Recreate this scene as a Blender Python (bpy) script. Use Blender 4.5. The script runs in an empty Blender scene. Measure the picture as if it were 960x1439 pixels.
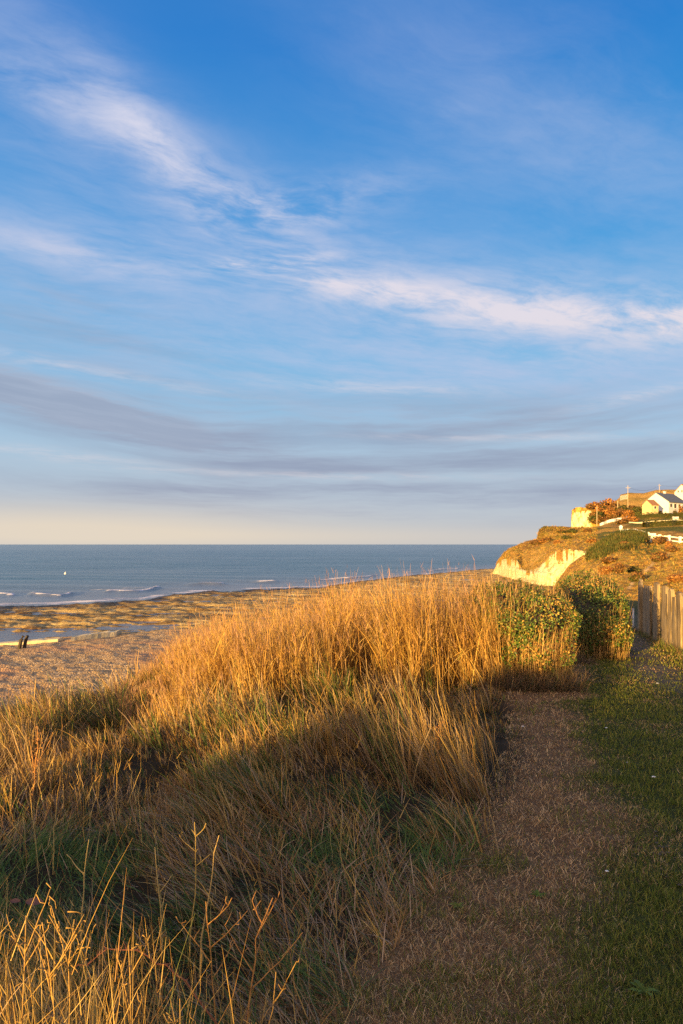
import bpy, math
import numpy as np

SC = bpy.context.scene
COL = SC.collection
rng = np.random.default_rng(11)
R = math.radians
CAMZ, F = 1.7, 959.0          # eye height over the path; focal length in photo pixels
SEA = -7.4
SUN_AZ, SUN_EL = 33.0, 5.0    # the light travels towards forward-right

# ------------------------------------------------------------------ camera
cam = bpy.data.objects.new('camera', bpy.data.cameras.new('camera'))
COL.objects.link(cam)
cam.location = (0, 0, CAMZ)
cam.rotation_euler = (R(90), 0, 0)
cam.data.sensor_fit = 'VERTICAL'
cam.data.sensor_height = 36
cam.data.lens = F / 1439 * 36
cam.data.shift_y = 45.5 / 1439
cam.data.clip_start = 0.05
cam.data.clip_end = 90000
SC.camera = cam

# ------------------------------------------------------------------ exposure
SC.view_settings.view_transform = 'Standard'
SC.view_settings.look = 'None'
SC.view_settings.exposure = 1.60
SC.view_settings.gamma = 1.0
SC.render.engine = 'CYCLES'
SC.cycles.max_bounces = 6
SC.cycles.transparent_max_bounces = 6
SC.cycles.use_denoising = False
SC.cycles.sample_clamp_indirect = 6

# ------------------------------------------------------------------ node helpers
class N:
    """small expression helper round a node tree"""
    def __init__(self, tree):
        self.t = tree
    def node(self, kind, **kw):
        n = self.t.nodes.new(kind)
        for k, v in kw.items():
            setattr(n, k, v)
        return n
    def link(self, a, b):
        self.t.links.new(a, b)
    def put(self, sock, v):
        if isinstance(v, bpy.types.NodeSocket):
            self.link(v, sock)
        elif v is not None:
            sock.default_value = v
    def m(self, op, a, b=None, c=None, clamp=False):
        n = self.node('ShaderNodeMath', operation=op, use_clamp=clamp)
        self.put(n.inputs[0], a)
        if b is not None: self.put(n.inputs[1], b)
        if c is not None: self.put(n.inputs[2], c)
        return n.outputs[0]
    def vm(self, op, a, b=None):
        n = self.node('ShaderNodeVectorMath', operation=op)
        self.put(n.inputs[0], a)
        if b is not None: self.put(n.inputs[1], b)
        return n.outputs[0]
    def mix(self, f, a, b, blend='MIX'):
        n = self.node('ShaderNodeMix', data_type='RGBA', blend_type=blend)
        self.put(n.inputs['Factor'], f)
        ins = [s for s in n.inputs if s.type == 'RGBA']
        for s, v in zip(ins, (a, b)):
            if not isinstance(v, bpy.types.NodeSocket) and len(v) == 3: v = (*v, 1)
            self.put(s, v)
        return [s for s in n.outputs if s.type == 'RGBA'][0]
    def comb(self, x, y, z):
        n = self.node('ShaderNodeCombineXYZ')
        for s, v in zip(n.inputs, (x, y, z)): self.put(s, v)
        return n.outputs[0]
    def sep(self, v):
        n = self.node('ShaderNodeSeparateXYZ')
        self.link(v, n.inputs[0])
        return n.outputs
    def noise(self, vec, scale, detail=4, rough=0.55, dist=0.0, out='Fac'):
        n = self.node('ShaderNodeTexNoise')
        if vec is not None: self.link(vec, n.inputs['Vector'])
        n.inputs['Scale'].default_value = scale
        n.inputs['Detail'].default_value = detail
        n.inputs['Roughness'].default_value = rough
        n.inputs['Distortion'].default_value = dist
        return n.outputs[out]
    def ramp(self, f, stops, interp='LINEAR'):
        n = self.node('ShaderNodeValToRGB')
        e = n.color_ramp.elements
        n.color_ramp.interpolation = interp
        while len(e) < len(stops): e.new(0.5)
        for el, (p, c) in zip(e, stops):
            el.position = p
            el.color = (*c, 1) if len(c) == 3 else c
        self.put(n.inputs[0], f)
        return n.outputs[0]
    def sstep(self, v, a, b):
        n = self.node('ShaderNodeMapRange', interpolation_type='SMOOTHSTEP')
        self.put(n.inputs[0], v)
        n.inputs[1].default_value = a; n.inputs[2].default_value = b
        n.inputs[3].default_value = 0; n.inputs[4].default_value = 1
        return n.outputs[0]
    def rot2(self, x, y, deg):
        c, s = math.cos(R(deg)), math.sin(R(deg))
        u = self.m('ADD', self.m('MULTIPLY', x, c), self.m('MULTIPLY', y, s))
        v = self.m('ADD', self.m('MULTIPLY', x, -s), self.m('MULTIPLY', y, c))
        return u, v

# ------------------------------------------------------------------ world: daylight sky with a cirrus deck
def build_world():
    w = bpy.data.worlds.new('World')
    SC.world = w
    w.use_nodes = True
    t = w.node_tree
    t.nodes.clear()
    n = N(t)
    tc = n.node('ShaderNodeTexCoord').outputs['Generated']
    x, y, z = n.sep(tc)
    el = n.m('MULTIPLY', n.m('ARCSINE', z), 57.29578)
    az = n.m('MULTIPLY', n.m('ARCTAN2', x, y), 57.29578)
    sky = n.node('ShaderNodeTexSky', sky_type='NISHITA')
    sky.sun_disc = False
    sky.sun_elevation = R(SUN_EL)
    sky.sun_rotation = R(SUN_AZ + 180)
    sky.altitude = 10
    sky.air_density = 1.0
    sky.dust_density = 0.6
    sky.ozone_density = 2.0
    STR = 0.06
    K = 1.0 / STR / 2 ** SC.view_settings.exposure
    e01 = n.m('DIVIDE', n.m('MAXIMUM', el, 0.0), 60.0, clamp=True)
    # clear-air colour by elevation, blended with the Nishita radiance
    air = n.ramp(e01, [(0.0, (.56, .56, .58)), (.06, (.48, .56, .66)), (.13, (.40, .57, .74)), (.25, (.17, .48, .79)),
                       (.40, (.055, .335, .74)), (.60, (.018, .215, .64)), (1.0, (.012, .13, .45))])
    # warm glow round the low sun, added out of view to fill the shade
    sd = n.vm('DOT_PRODUCT', tc, (-LX, -LY, .12)); sd = t.nodes[-1].outputs['Value']
    glow = n.m('POWER', n.m('MULTIPLY', n.m('ADD', sd, 1.0), .5, clamp=True), 4.0)
    air = n.mix(glow, air, (2.15, 1.55, 1.08))
    air = n.vm('SCALE', air); t.nodes[-1].inputs['Scale'].default_value = K
    base = n.mix(0.93, sky.outputs[0], air)
    # streak coordinates on a flat cloud deck
    zz = n.m('ADD', n.m('MAXIMUM', z, 0.0), 0.06)
    px_, py_ = n.m('DIVIDE', x, zz), n.m('DIVIDE', y, zz)
    u, v = n.rot2(px_, py_, 24)
    wv = n.noise(n.comb(px_, py_, 0), 1.3, 4, .55, 0, 'Color')
    wx, wy, _ = n.sep(wv)
    u2 = n.m('ADD', u, n.m('MULTIPLY', wx, .35))
    v2 = n.m('ADD', v, n.m('MULTIPLY', wy, .35))
    fib = n.noise(n.comb(n.m('MULTIPLY', u2, 1.0), n.m('MULTIPLY', v2, 1.7), 0), 2.0, 12, .62, 0)
    fib2 = n.noise(n.comb(n.m('MULTIPLY', u2, 1.0), n.m('MULTIPLY', v2, 2.4), 3.3), 7.0, 9, .68, 0)
    broad = n.noise(n.comb(n.m('MULTIPLY', u, .5), n.m('MULTIPLY', v, 1.1), 7.1), .9, 5, .55, .3)
    wob = n.noise(n.comb(n.m('MULTIPLY', az, .05), n.m('MULTIPLY', el, .10), 4.2), 1.0, 4, .55)
    bend = n.m('MULTIPLY', n.m('POWER', n.m('ABSOLUTE', n.m('SUBTRACT', az, 4.0)), 2.0), -.0016)
    el2 = n.m('ADD', n.m('ADD', el, bend), n.m('MULTIPLY', n.m('SUBTRACT', wob, .5), 3.0))
    strat = n.noise(n.comb(n.m('MULTIPLY', az, .026), n.m('MULTIPLY', el2, .36), 1.7), 1.0, 10, .60, 0)
    fine = n.m('ADD', n.m('MULTIPLY', fib, .68), n.m('MULTIPLY', fib2, .32))

    def blob(px, py, L, W, ang, power=2.0):
        """soft elongated patch of sky centred where that direction lies, in degrees of azimuth and elevation"""
        a0 = math.degrees(math.atan((px - 480) / F))
        e0 = math.degrees(math.atan((765 - py) / F * math.cos(R(a0))))
        k = math.degrees(1 / F)
        du, dv = n.rot2(n.m('SUBTRACT', az, a0), n.m('SUBTRACT', el, e0), -ang)
        du = n.m('DIVIDE', du, L * k); dv = n.m('DIVIDE', dv, W * k)
        q = n.m('ADD', n.m('MULTIPLY', du, du), n.m('MULTIPLY', dv, dv))
        return n.m('EXPONENT', n.m('MULTIPLY', q, -1.0))
    def total(lst):
        o = None
        for wgt, b in lst:
            b = n.m('MULTIPLY', b, wgt)
            o = b if o is None else n.m('ADD', o, b)
        return o
    # broad thin veil
    veil = total([(.42, blob(430, 340, 480, 80, 14)), (.34, blob(720, 480, 520, 80, 8)), (.42, blob(860, 210, 200, 110, 30)), (.30, blob(600, 110, 200, 90, 20)),
                  (.40, blob(200, 210, 260, 60, 24)), (.35, blob(160, 400, 300, 60, 4)), (.22, blob(10, 70, 130, 90, 30)), (.50, blob(480, 520, 600, 50, 3)),
                  (.45, blob(80, 340, 180, 40, 3))])
    veil = n.m('MULTIPLY', veil, n.sstep(n.m('ADD', n.m('MULTIPLY', broad, .45), n.m('MULTIPLY', fine, .55)), .30, .66))
    s2 = n.mix(veil, base, (.52 * K, .58 * K, .78 * K))
    # lavender-grey stratus bank low over the sea
    low = total([(1.0, blob(30, 552, 270, 42, 8)), (.9, blob(220, 602, 210, 34, 12)), (.75, blob(640, 650, 430, 30, -2)),
                 (.80, blob(760, 590, 300, 34, 2)), (.85, blob(800, 700, 420, 34, -1)), (.85, blob(330, 700, 330, 26, 1)), (.50, blob(130, 470, 200, 38, 11)),
                 (.40, blob(60, 420, 170, 20, 4)), (.5, blob(480, 590, 260, 26, 3))])
    low = n.m('MULTIPLY', n.m('MINIMUM', low, 1.0), n.sstep(n.m('ADD', n.m('MULTIPLY', strat, .8), n.m('MULTIPLY', fine, .2)), .34, .64))
    bank = total([(.95, blob(20, 548, 250, 34, 9)), (.80, blob(215, 606, 190, 28, 13)), (.55, blob(650, 690, 400, 26, 0)), (.35, blob(110, 468, 190, 26, 10))])
    bank = n.m('MULTIPLY', bank, n.m('ADD', .35, n.m('MULTIPLY', n.sstep(n.m('ADD', n.m('MULTIPLY', strat, .5), n.m('MULTIPLY', fine, .5)), .36, .58), .65)))
    low = n.m('MINIMUM', n.m('MAXIMUM', n.m('MULTIPLY', low, .85), bank), .80)
    c_low = n.ramp(strat, [(.38, (.46, .50, .62)), (.52, (.35, .39, .51)), (.70, (.27, .31, .44))])
    c_low = n.vm('SCALE', c_low); t.nodes[-1].inputs['Scale'].default_value = K
    s1 = n.mix(low, s2, c_low)
    # bright cirrus streaks
    hi = total([(.52, blob(125, 158, 130, 26, 14)), (.80, blob(225, 205, 110, 30, 34)), (1.05, blob(360, 294, 90, 26, 4)),
                (.95, blob(375, 370, 80, 11, -6)), (.40, blob(560, 405, 190, 34, 8)), (.5, blob(790, 438, 220, 36, 6)), (.4, blob(90, 355, 130, 16, 3)), (.40, blob(480, 275, 110, 26, -8)),
                (.10, blob(640, 160, 60, 14, -14)), (.5, blob(520, 545, 150, 9, 3)), (.5, blob(900, 555, 90, 7, -8)),
                (.55, blob(90, 640, 120, 8, 4)), (.6, blob(440, 668, 240, 5, 1)), (.5, blob(700, 615, 200, 5, 2)), (.5, blob(120, 520, 180, 8, 6))])
    hi = n.m('MULTIPLY', hi, n.sstep(fine, .36, .68))
    hi2 = total([(.85, blob(365, 371, 75, 9, -6)), (.55, blob(480, 400, 110, 14, 8)), (.45, blob(640, 420, 190, 18, 6)), (.75, blob(850, 446, 190, 17, 5)), (.75, blob(990, 452, 120, 22, -4))])
    hi2 = n.m('MULTIPLY', hi2, n.sstep(fine, .30, .62))
    hi = n.m('MINIMUM', n.m('ADD', hi, hi2), .92)
    c_hi = n.ramp(e01, [(0, (.68, .64, .66)), (.30, (.80, .74, .80)), (.7, (.60, .66, .86))])
    c_hi = n.vm('SCALE', c_hi); t.nodes[-1].inputs['Scale'].default_value = K
    s3 = n.mix(hi, s1, c_hi)
    # warm clearance along the left horizon
    warm = n.m('MINIMUM', total([(.85, blob(60, 742, 330, 30, 0)), (.40, blob(420, 755, 400, 14, 0))]), .9)
    s4 = n.mix(warm, s3, (.80 * K, .69 * K, .55 * K))
    bg = n.node('ShaderNodeBackground')
    bg.inputs['Strength'].default_value = STR
    n.link(s4, bg.inputs['Color'])
    out = n.node('ShaderNodeOutputWorld')
    n.link(bg.outputs[0], out.inputs['Surface'])
LX, LY = math.sin(R(SUN_AZ)), math.cos(R(SUN_AZ))
build_world()

# ------------------------------------------------------------------ sun
sl = bpy.data.lights.new('sun', 'SUN')
sl.energy = 5.0
sl.angle = R(0.55)
sl.color = (1.0, .635, .19)
sun = bpy.data.objects.new('sun', sl)
COL.objects.link(sun)
sun.location = (-30, -40, 20)
sun.rotation_euler = (R(90 - SUN_EL), 0, -R(SUN_AZ))
LX, LY = math.sin(R(SUN_AZ)), math.cos(R(SUN_AZ))

# ------------------------------------------------------------------ mesh + noise helpers
def hash2(ix, iy, seed):
    h = (ix.astype(np.int64) * 374761393 + iy.astype(np.int64) * 668265263 + seed * 1442695041) & 0x7fffffff
    h = ((h ^ (h >> 13)) * 1274126177) & 0x7fffffff
    return ((h ^ (h >> 16)) & 0xffff) / 65535.0
def vnoise(x, y, seed=0):
    x, y = np.asarray(x, float), np.asarray(y, float)
    ix, iy = np.floor(x), np.floor(y)
    fx, fy = x - ix, y - iy
    fx, fy = fx * fx * (3 - 2 * fx), fy * fy * (3 - 2 * fy)
    a, b = hash2(ix, iy, seed), hash2(ix + 1, iy, seed)
    c, d = hash2(ix, iy + 1, seed), hash2(ix + 1, iy + 1, seed)
    return (a * (1 - fx) + b * fx) * (1 - fy) + (c * (1 - fx) + d * fx) * fy
def fbm(x, y, seed=0, octv=4, gain=.5):
    s, a, tot = 0, 1.0, 0
    for i in range(octv):
        s = s + a * vnoise(x * 2 ** i + 17.3 * i, y * 2 ** i - 9.1 * i, seed + i)
        tot += a; a *= gain
    return s / tot
def sm(v, a, b):
    t = np.clip((np.asarray(v, float) - a) / (b - a), 0, 1)
    return t * t * (3 - 2 * t)

def tag(o, label=None, cat=None, group=None, kind=None):
    if label: o['label'] = label
    if cat: o['category'] = cat
    if group: o['group'] = group
    if kind: o['kind'] = kind
    return o
def empty(name, loc, rotz=0.0):
    o = bpy.data.objects.new(name, None)
    COL.objects.link(o)
    o.location = loc; o.rotation_euler = (0, 0, rotz)
    o.empty_display_size = .2
    return o
def mesh_obj(name, V, Fc, mat, parent=None, col=None, smooth=False):
    V = np.asarray(V, np.float32).reshape(-1, 3)
    me = bpy.data.meshes.new(name)
    if isinstance(Fc, np.ndarray):
        k = Fc.shape[1]
        me.vertices.add(len(V)); me.vertices.foreach_set('co', V.ravel())
        me.loops.add(Fc.size); me.loops.foreach_set('vertex_index', Fc.astype(np.int32).ravel())
        me.polygons.add(len(Fc)); me.polygons.foreach_set('loop_start', np.arange(0, Fc.size, k, dtype=np.int32))
        me.update(calc_edges=True)
    else:
        me.from_pydata(V.tolist(), [], Fc)
    if col is not None:
        a = me.color_attributes.new('Col', 'FLOAT_COLOR', 'POINT')
        c = np.ones((len(V), 4), np.float32); c[:, :3] = np.asarray(col, np.float32)
        a.data.foreach_set('color', c.ravel())
    if smooth:
        me.polygons.foreach_set('use_smooth', np.ones(len(me.polygons), bool))
    if mat: me.materials.append(mat)
    o = bpy.data.objects.new(name, me)
    COL.objects.link(o)
    if parent: o.parent = parent
    return o
def grid_faces(nr, nc):
    i = np.arange(nr * nc).reshape(nr, nc)
    return np.stack([i[:-1, :-1], i[:-1, 1:], i[1:, 1:], i[1:, :-1]], -1).reshape(-1, 4)
class MB:
    """collects boxes, prisms and tubes of one part"""
    def __init__(s): s.v, s.f, s.c = [], [], []
    def add(s, V, Fc, col=None):
        b = len(s.v)
        s.v += [tuple(map(float, p)) for p in V]
        s.f += [tuple(b + int(i) for i in q) for q in Fc]
        s.c += [col or (1, 1, 1)] * len(V)
        return s
    def box(s, x0, x1, y0, y1, z0, z1, col=None, jit=0.0):
        V = np.array([(x, y, z) for z in (z0, z1) for x, y in ((x0, y0), (x1, y0), (x1, y1), (x0, y1))])
        if jit: V = V + rng.normal(0, jit, V.shape)
        return s.add(V, [(3, 2, 1, 0), (4, 5, 6, 7), (0, 1, 5, 4), (1, 2, 6, 5), (2, 3, 7, 6), (3, 0, 4, 7)], col)
    def tube(s, pts, rad, k=5, col=None):
        pts = np.asarray(pts, float)
        n = len(pts)
        rad = np.full(n, rad) if np.isscalar(rad) else np.asarray(rad)
        V, Fc = [], []
        for i in range(n):
            d = pts[min(i + 1, n - 1)] - pts[max(i - 1, 0)]
            d = d / (np.linalg.norm(d) + 1e-9)
            a = np.cross(d, (0, 0, 1) if abs(d[2]) < .9 else (1, 0, 0)); a /= np.linalg.norm(a)
            b = np.cross(d, a)
            for j in range(k):
                th = 2 * math.pi * j / k
                V.append(pts[i] + rad[i] * (math.cos(th) * a + math.sin(th) * b))
        for i in range(n - 1):
            for j in range(k):
                Fc.append((i * k + j, i * k + (j + 1) % k, (i + 1) * k + (j + 1) % k, (i + 1) * k + j))
        Fc.append(tuple(range(k))[::-1]); Fc.append(tuple((n - 1) * k + j for j in range(k)))
        return s.add(V, Fc, col)
    def build(s, name, mat, parent=None, smooth=False):
        return mesh_obj(name, s.v, s.f, mat, parent, s.c, smooth)

def at(px, py, D):
    """the world point a photo direction reaches at depth D"""
    return np.array([(px - 480) / F * D, D, CAMZ + (765 - py) / F * D])

# ------------------------------------------------------------------ materials
def new_mat(name):
    m = bpy.data.materials.new(name)
    m.use_nodes = True
    m.node_tree.nodes.clear()
    return m, N(m.node_tree)
def finish(n, shader):
    o = n.node('ShaderNodeOutputMaterial')
    n.link(shader, o.inputs['Surface'])
def attr(n, name='Col'):
    return n.node('ShaderNodeAttribute', attribute_name=name)
def principled(n, color, rough=.8, spec=.25, normal=None, **kw):
    p = n.node('ShaderNodeBsdfPrincipled')
    n.put(p.inputs['Base Color'], (*color, 1) if isinstance(color, tuple) and len(color) == 3 else color)
    n.put(p.inputs['Roughness'], rough)
    n.put(p.inputs['Specular IOR Level'], spec)
    if normal is not None: n.link(normal, p.inputs['Normal'])
    for k, v in kw.items(): n.put(p.inputs[k], v)
    return p.outputs[0]
def bump(n, h, strength, dist):
    b = n.node('ShaderNodeBump')
    b.inputs['Strength'].default_value = strength
    b.inputs['Distance'].default_value = dist
    n.link(h, b.inputs['Height'])
    return b.outputs[0]

def mat_blade(name, trans=.35, gloss=.25):
    m, n = new_mat(name)
    c = attr(n).outputs['Color']
    p = principled(n, c, .55, gloss)
    tr = n.node('ShaderNodeBsdfTranslucent')
    n.link(c, tr.inputs['Color'])
    mx = n.node('ShaderNodeMixShader')
    mx.inputs[0].default_value = trans
    n.link(p, mx.inputs[1]); n.link(tr.outputs[0], mx.inputs[2])
    finish(n, mx.outputs[0])
    return m
def mat_ground(name, scale=8.0, amt=.6, bstr=.6, bdist=.05, rough=.95):
    """zone colour from the mesh, broken up by two sizes of mottling"""
    m, n = new_mat(name)
    c = attr(n).outputs['Color']
    pos = n.node('ShaderNodeNewGeometry').outputs['Position']
    a = n.noise(pos, scale, 6, .65)
    b = n.noise(pos, scale * 6, 4, .6)
    f = n.m('ADD', n.m('MULTIPLY', a, .6), n.m('MULTIPLY', b, .4))
    k = n.ramp(f, [(.28, (1 - amt,) * 3), (.5, (1, 1, 1)), (.74, (1 + amt,) * 3)])
    c2 = n.mix(1.0, c, k, 'MULTIPLY')
    finish(n, principled(n, c2, rough, .1, bump(n, f, bstr, bdist)))
    return m
def mat_flat(name, color, rough=.7, var=.18, scale=3.0, spec=.3, stretch=(1, 1, 1), bstr=.25, bdist=.02):
    m, n = new_mat(name)
    co = n.node('ShaderNodeTexCoord').outputs['Object']
    mp = n.node('ShaderNodeMapping'); n.link(co, mp.inputs[0]); mp.inputs['Scale'].default_value = stretch
    f = n.noise(mp.outputs[0], scale, 6, .6)
    k = n.ramp(f, [(.3, tuple(v * (1 - var) for v in color)), (.7, tuple(min(1, v * (1 + var)) for v in color))])
    finish(n, principled(n, k, rough, spec, bump(n, f, bstr, bdist)))
    return m

M = {}
M['dry_grass'] = mat_blade('dry_grass_blades', .30, .3)
M['lawn'] = mat_blade('short_grass_blades', .30, .15)
M['leaf'] = mat_blade('hedge_leaves', .25, .45)
M['far_leaf'] = mat_blade('far_foliage', .2, .15)
M['stem'] = mat_ground('dry_stems', 40, .35, .3, .003, .7)
M['soil'] = mat_ground('ground_soil', 9, .55, .7, .04)
M['hill'] = mat_ground('hill_turf', .55, .55, .9, .9)
M['wall_white'] = mat_flat('white_render', (.56, .56, .58), .7, .06, .8, .2)
M['wall_cream'] = mat_flat('cream_render', (.52, .41, .22), .75, .08, .8, .2)
M['slate'] = mat_flat('slate_roof', (.10, .11, .13), .6, .25, 2.0, .3, (1, 4, 1))
M['tile'] = mat_flat('brown_roof', (.26, .13, .07), .7, .25, 2.0, .2)
M['glass'] = mat_flat('window_glass', (.03, .035, .045), .1, .1, 1.0, .5, bstr=0)
M['white_paint'] = mat_flat('white_paint', (.80, .78, .72), .6, .08, 5, .3)
M['stone'] = mat_flat('pale_stone', (.50, .44, .33), .85, .3, 3, .2, bstr=.6, bdist=.1)
M['pole'] = mat_flat('pole_timber', (.42, .34, .24), .8, .2, 4, .2)
M['dark_timber'] = mat_flat('dark_timber', (.05, .04, .032), .85, .3, 6, .2)
M['grey_post'] = mat_flat('grey_plastic', (.42, .42, .44), .5, .08, 6, .4)
M['wire'] = mat_flat('wire', (.06, .06, .06), .6, .05, 1, .2)

def mat_wood():
    m, n = new_mat('weathered_wood')
    co = n.node('ShaderNodeTexCoord').outputs['Object']
    mp = n.node('ShaderNodeMapping'); n.link(co, mp.inputs[0]); mp.inputs['Scale'].default_value = (5, 5, .45)
    g = n.noise(mp.outputs[0], 3.5, 8, .65, .6)
    s = n.noise(co, 2.2, 5, .6)
    k = n.ramp(g, [(.34, (.05, .036, .022)), (.46, (.20, .145, .085)), (.68, (.36, .27, .17))])
    k = n.mix(n.m('MULTIPLY', n.sstep(s, .5, .72), .55), k, (.17, .145, .12))
    finish(n, principled(n, k, .85, .15, bump(n, g, .8, .02)))
    return m
M['wood'] = mat_wood()

def mat_chalk_hill():
    """headland: the mesh carries chalk amount in alpha-like second layer (Zone.r), turf colour in Col"""
    m, n = new_mat('headland_surface')
    c = attr(n).outputs['Color']
    zr = n.sep(attr(n, 'Zone').outputs['Color'])
    pos = n.node('ShaderNodeNewGeometry').outputs['Position']
    a = n.noise(pos, .32, 7, .65)
    b = n.noise(pos, 2.2, 5, .65)
    f = n.m('ADD', n.m('MULTIPLY', a, .5), n.m('MULTIPLY', b, .5))
    turf = n.mix(1.0, c, n.ramp(f, [(.30, (.45,) * 3), (.5, (1, 1, 1)), (.70, (1.5,) * 3)]), 'MULTIPLY')
    mp = n.node('ShaderNodeMapping'); n.link(pos, mp.inputs[0]); mp.inputs['Scale'].default_value = (1, 1, .22)
    st = n.noise(mp.outputs[0], .75, 8, .70, .3)
    zx = n.sep(pos)
    bed = n.noise(n.comb(n.m('MULTIPLY', zx[0], .03), n.m('MULTIPLY', zx[1], .03), n.m('MULTIPLY', zx[2], 1.5)), 1.0, 4, .6)
    sp = n.noise(pos, 1.5, 6, .7)
    ch = n.ramp(st, [(.36, (.30, .21, .08)), (.44, (.52, .46, .25)), (.56, (.66, .61, .41))])
    ch = n.mix(n.m('MULTIPLY', n.sstep(sp, .54, .68), .8), ch, (.34, .22, .07))
    ch = n.mix(n.m('MULTIPLY', n.sstep(bed, .54, .62), .45), ch, (.34, .29, .17))
    edge = n.m('ADD', zr[0], n.m('MULTIPLY', n.m('SUBTRACT', sp, .5), 1.5))
    col = n.mix(n.sstep(edge, .42, .58), turf, ch)
    hgt = n.m('ADD', n.m('MULTIPLY', st, .7), n.m('MULTIPLY', sp, .4))
    finish(n, principled(n, col, .95, .1, bump(n, hgt, .8, 1.3)))
    return m
M['headland'] = mat_chalk_hill()

def mat_beach():
    """Zone.r = rock platform amount (else shingle), Zone.g = wet amount"""
    m, n = new_mat('beach_surface')
    pos = n.node('ShaderNodeNewGeometry').outputs['Position']
    zr = n.sep(attr(n, 'Zone').outputs['Color'])
    peb = n.node('ShaderNodeTexVoronoi'); n.link(pos, peb.inputs['Vector']); peb.inputs['Scale'].default_value = 8.0
    pc = n.sep(peb.outputs['Color'])[0]
    big = n.noise(pos, .12, 5, .6)
    shingle = n.ramp(pc, [(0, (.26, .16, .075)), (.5, (.44, .28, .13)), (.9, (.58, .40, .21)), (1, (.74, .58, .38))])
    shingle = n.mix(n.sstep(big, .45, .65), shingle, (.46, .25, .13))
    mp = n.node('ShaderNodeMapping'); n.link(pos, mp.inputs[0]); mp.inputs['Scale'].default_value = (.35, 1, 1)
    mp.inputs['Rotation'].default_value = (0, 0, R(-14))
    st = n.noise(mp.outputs[0], .28, 8, .68, .3)
    st2 = n.noise(mp.outputs[0], 1.3, 7, .75)
    f = n.m('ADD', n.m('MULTIPLY', st, .5), n.m('MULTIPLY', st2, .5))
    rock = n.ramp(f, [(.34, (.06, .034, .015)), (.43, (.30, .17, .055)), (.51, (.62, .42, .16)), (.64, (.90, .72, .40))])
    col = n.mix(zr[0], shingle, rock)
    wet = zr[1]
    col = n.mix(wet, col, (.025, .018, .014))
    h = n.m('ADD', n.m('MULTIPLY', peb.outputs['Distance'], -.22), n.m('MULTIPLY', st2, n.m('MULTIPLY', zr[0], 3.0)))
    rough = n.m('SUBTRACT', .9, n.m('MULTIPLY', wet, .5))
    finish(n, principled(n, col, rough, .2, bump(n, h, 1.0, .4)))
    return m
M['beach'] = mat_beach()

def mat_sea():
    """Zone.r = distance past the waterline (0..1 across the surf), scaled"""
    m, n = new_mat('sea_water')
    pos = n.node('ShaderNodeNewGeometry').outputs['Position']
    zr = n.sep(attr(n, 'Zone').outputs['Color'])
    mp = n.node('ShaderNodeMapping'); n.link(pos, mp.inputs[0])
    mp.inputs['Scale'].default_value = (.38, 1, 1); mp.inputs['Rotation'].default_value = (0, 0, R(-12))
    a = n.noise(mp.outputs[0], .22, 6, .62, .2)
    b = n.noise(mp.outputs[0], .03, 5, .55)
    c = n.noise(mp.outputs[0], 1.1, 4, .6)
    h = n.m('ADD', n.m('ADD', n.m('MULTIPLY', a, 1.0), n.m('MULTIPLY', b, 3.0)), n.m('MULTIPLY', c, .35))
    patch = n.noise(mp.outputs[0], .012, 4, .6)
    deep = n.mix(n.sstep(patch, .35, .65), (.030, .075, .095), (.045, .085, .105))
    silt = n.mix(n.sstep(zr[0], .02, .55), (.125, .12, .125), deep)
    fo = n.noise(mp.outputs[0], .33, 7, .68, .4)
    band = n.sep(attr(n, 'Zone').outputs['Color'])[1]
    foam = n.sstep(n.m('ADD', n.m('MULTIPLY', band, .50), n.m('MULTIPLY', fo, 1.1)), .84, 1.0)
    col = n.mix(foam, silt, (.75, .70, .70))
    rough = n.m('ADD', .22, n.m('MULTIPLY', foam, .6))
    finish(n, principled(n, col, rough, .5, bump(n, h, .55, 1.0), IOR=1.33))
    return m
M['sea'] = mat_sea()

def zone_attr(o, Z):
    a = o.data.color_attributes.new('Zone', 'FLOAT_COLOR', 'POINT')
    c = np.ones((len(o.data.vertices), 4), np.float32); c[:, :3] = Z
    a.data.foreach_set('color', c.ravel())

# ------------------------------------------------------------------ near ground
EDGE_X = [-60, -30, -14, -6, 0, 3, 4.2, 5.2, 6, 9, 30]
EDGE_Y = [-30, 0, 8.3, 9.9, 11.3, 12.6, 15, 20, 24, 34, 60]
def XE(y):   # where the rough grass ends and the mown strip begins
    return np.interp(y, [0, 1.6, 2.4, 2.8, 3.36, 4.2, 5.5, 7, 9, 10, 14], [-.45, -.3, -.12, .02, .33, .78, 1.36, 1.8, 2.2, 2.4, 3.8])
def XB(y):   # where the dry strip turns into green lawn
    return np.interp(y, [0, 2.4, 2.8, 3.75, 5.5, 7.5, 9, 11, 14], [.95, 1.05, 1.18, 1.46, 1.98, 2.55, 3.1, 3.9, 5.2])
def XP(y):   # centre of the worn track
    return np.interp(y, [0, 3, 5, 8, 10, 11.5, 13, 15, 18, 24], [2.6, 2.75, 3.3, 4.2, 4.75, 5.15, 5.6, 6.45, 7.55, 9.6])
def G(x, y):
    x, y = np.asarray(x, float), np.asarray(y, float)
    z = -.03 * np.maximum(0, y - 1)
    rough = 1 - sm(x - XE(y), -.6, .1)
    z = z + (fbm(x * .9, y * .9, 3, 3) - .5) * (.05 + .30 * rough) + rough * .05
    z = z + (fbm(x * 4, y * 4, 5, 2) - .5) * .03
    z = z - .16 * np.maximum(0, -x - .8) * sm(y, 2.5, 7) * (1 - sm(-x, 8, 20) * .5)
    d = y - np.interp(x, EDGE_X, EDGE_Y)
    z = z - np.where(d > 0, .6 * d * sm(d, 0, 3) + .0 * d, 0)
    return np.maximum(z, -6.9)
gx = np.concatenate([np.linspace(-60, -9, 60)[:-1], np.linspace(-9, 9, 190)[:-1], np.linspace(9, 40, 30)])
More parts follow.
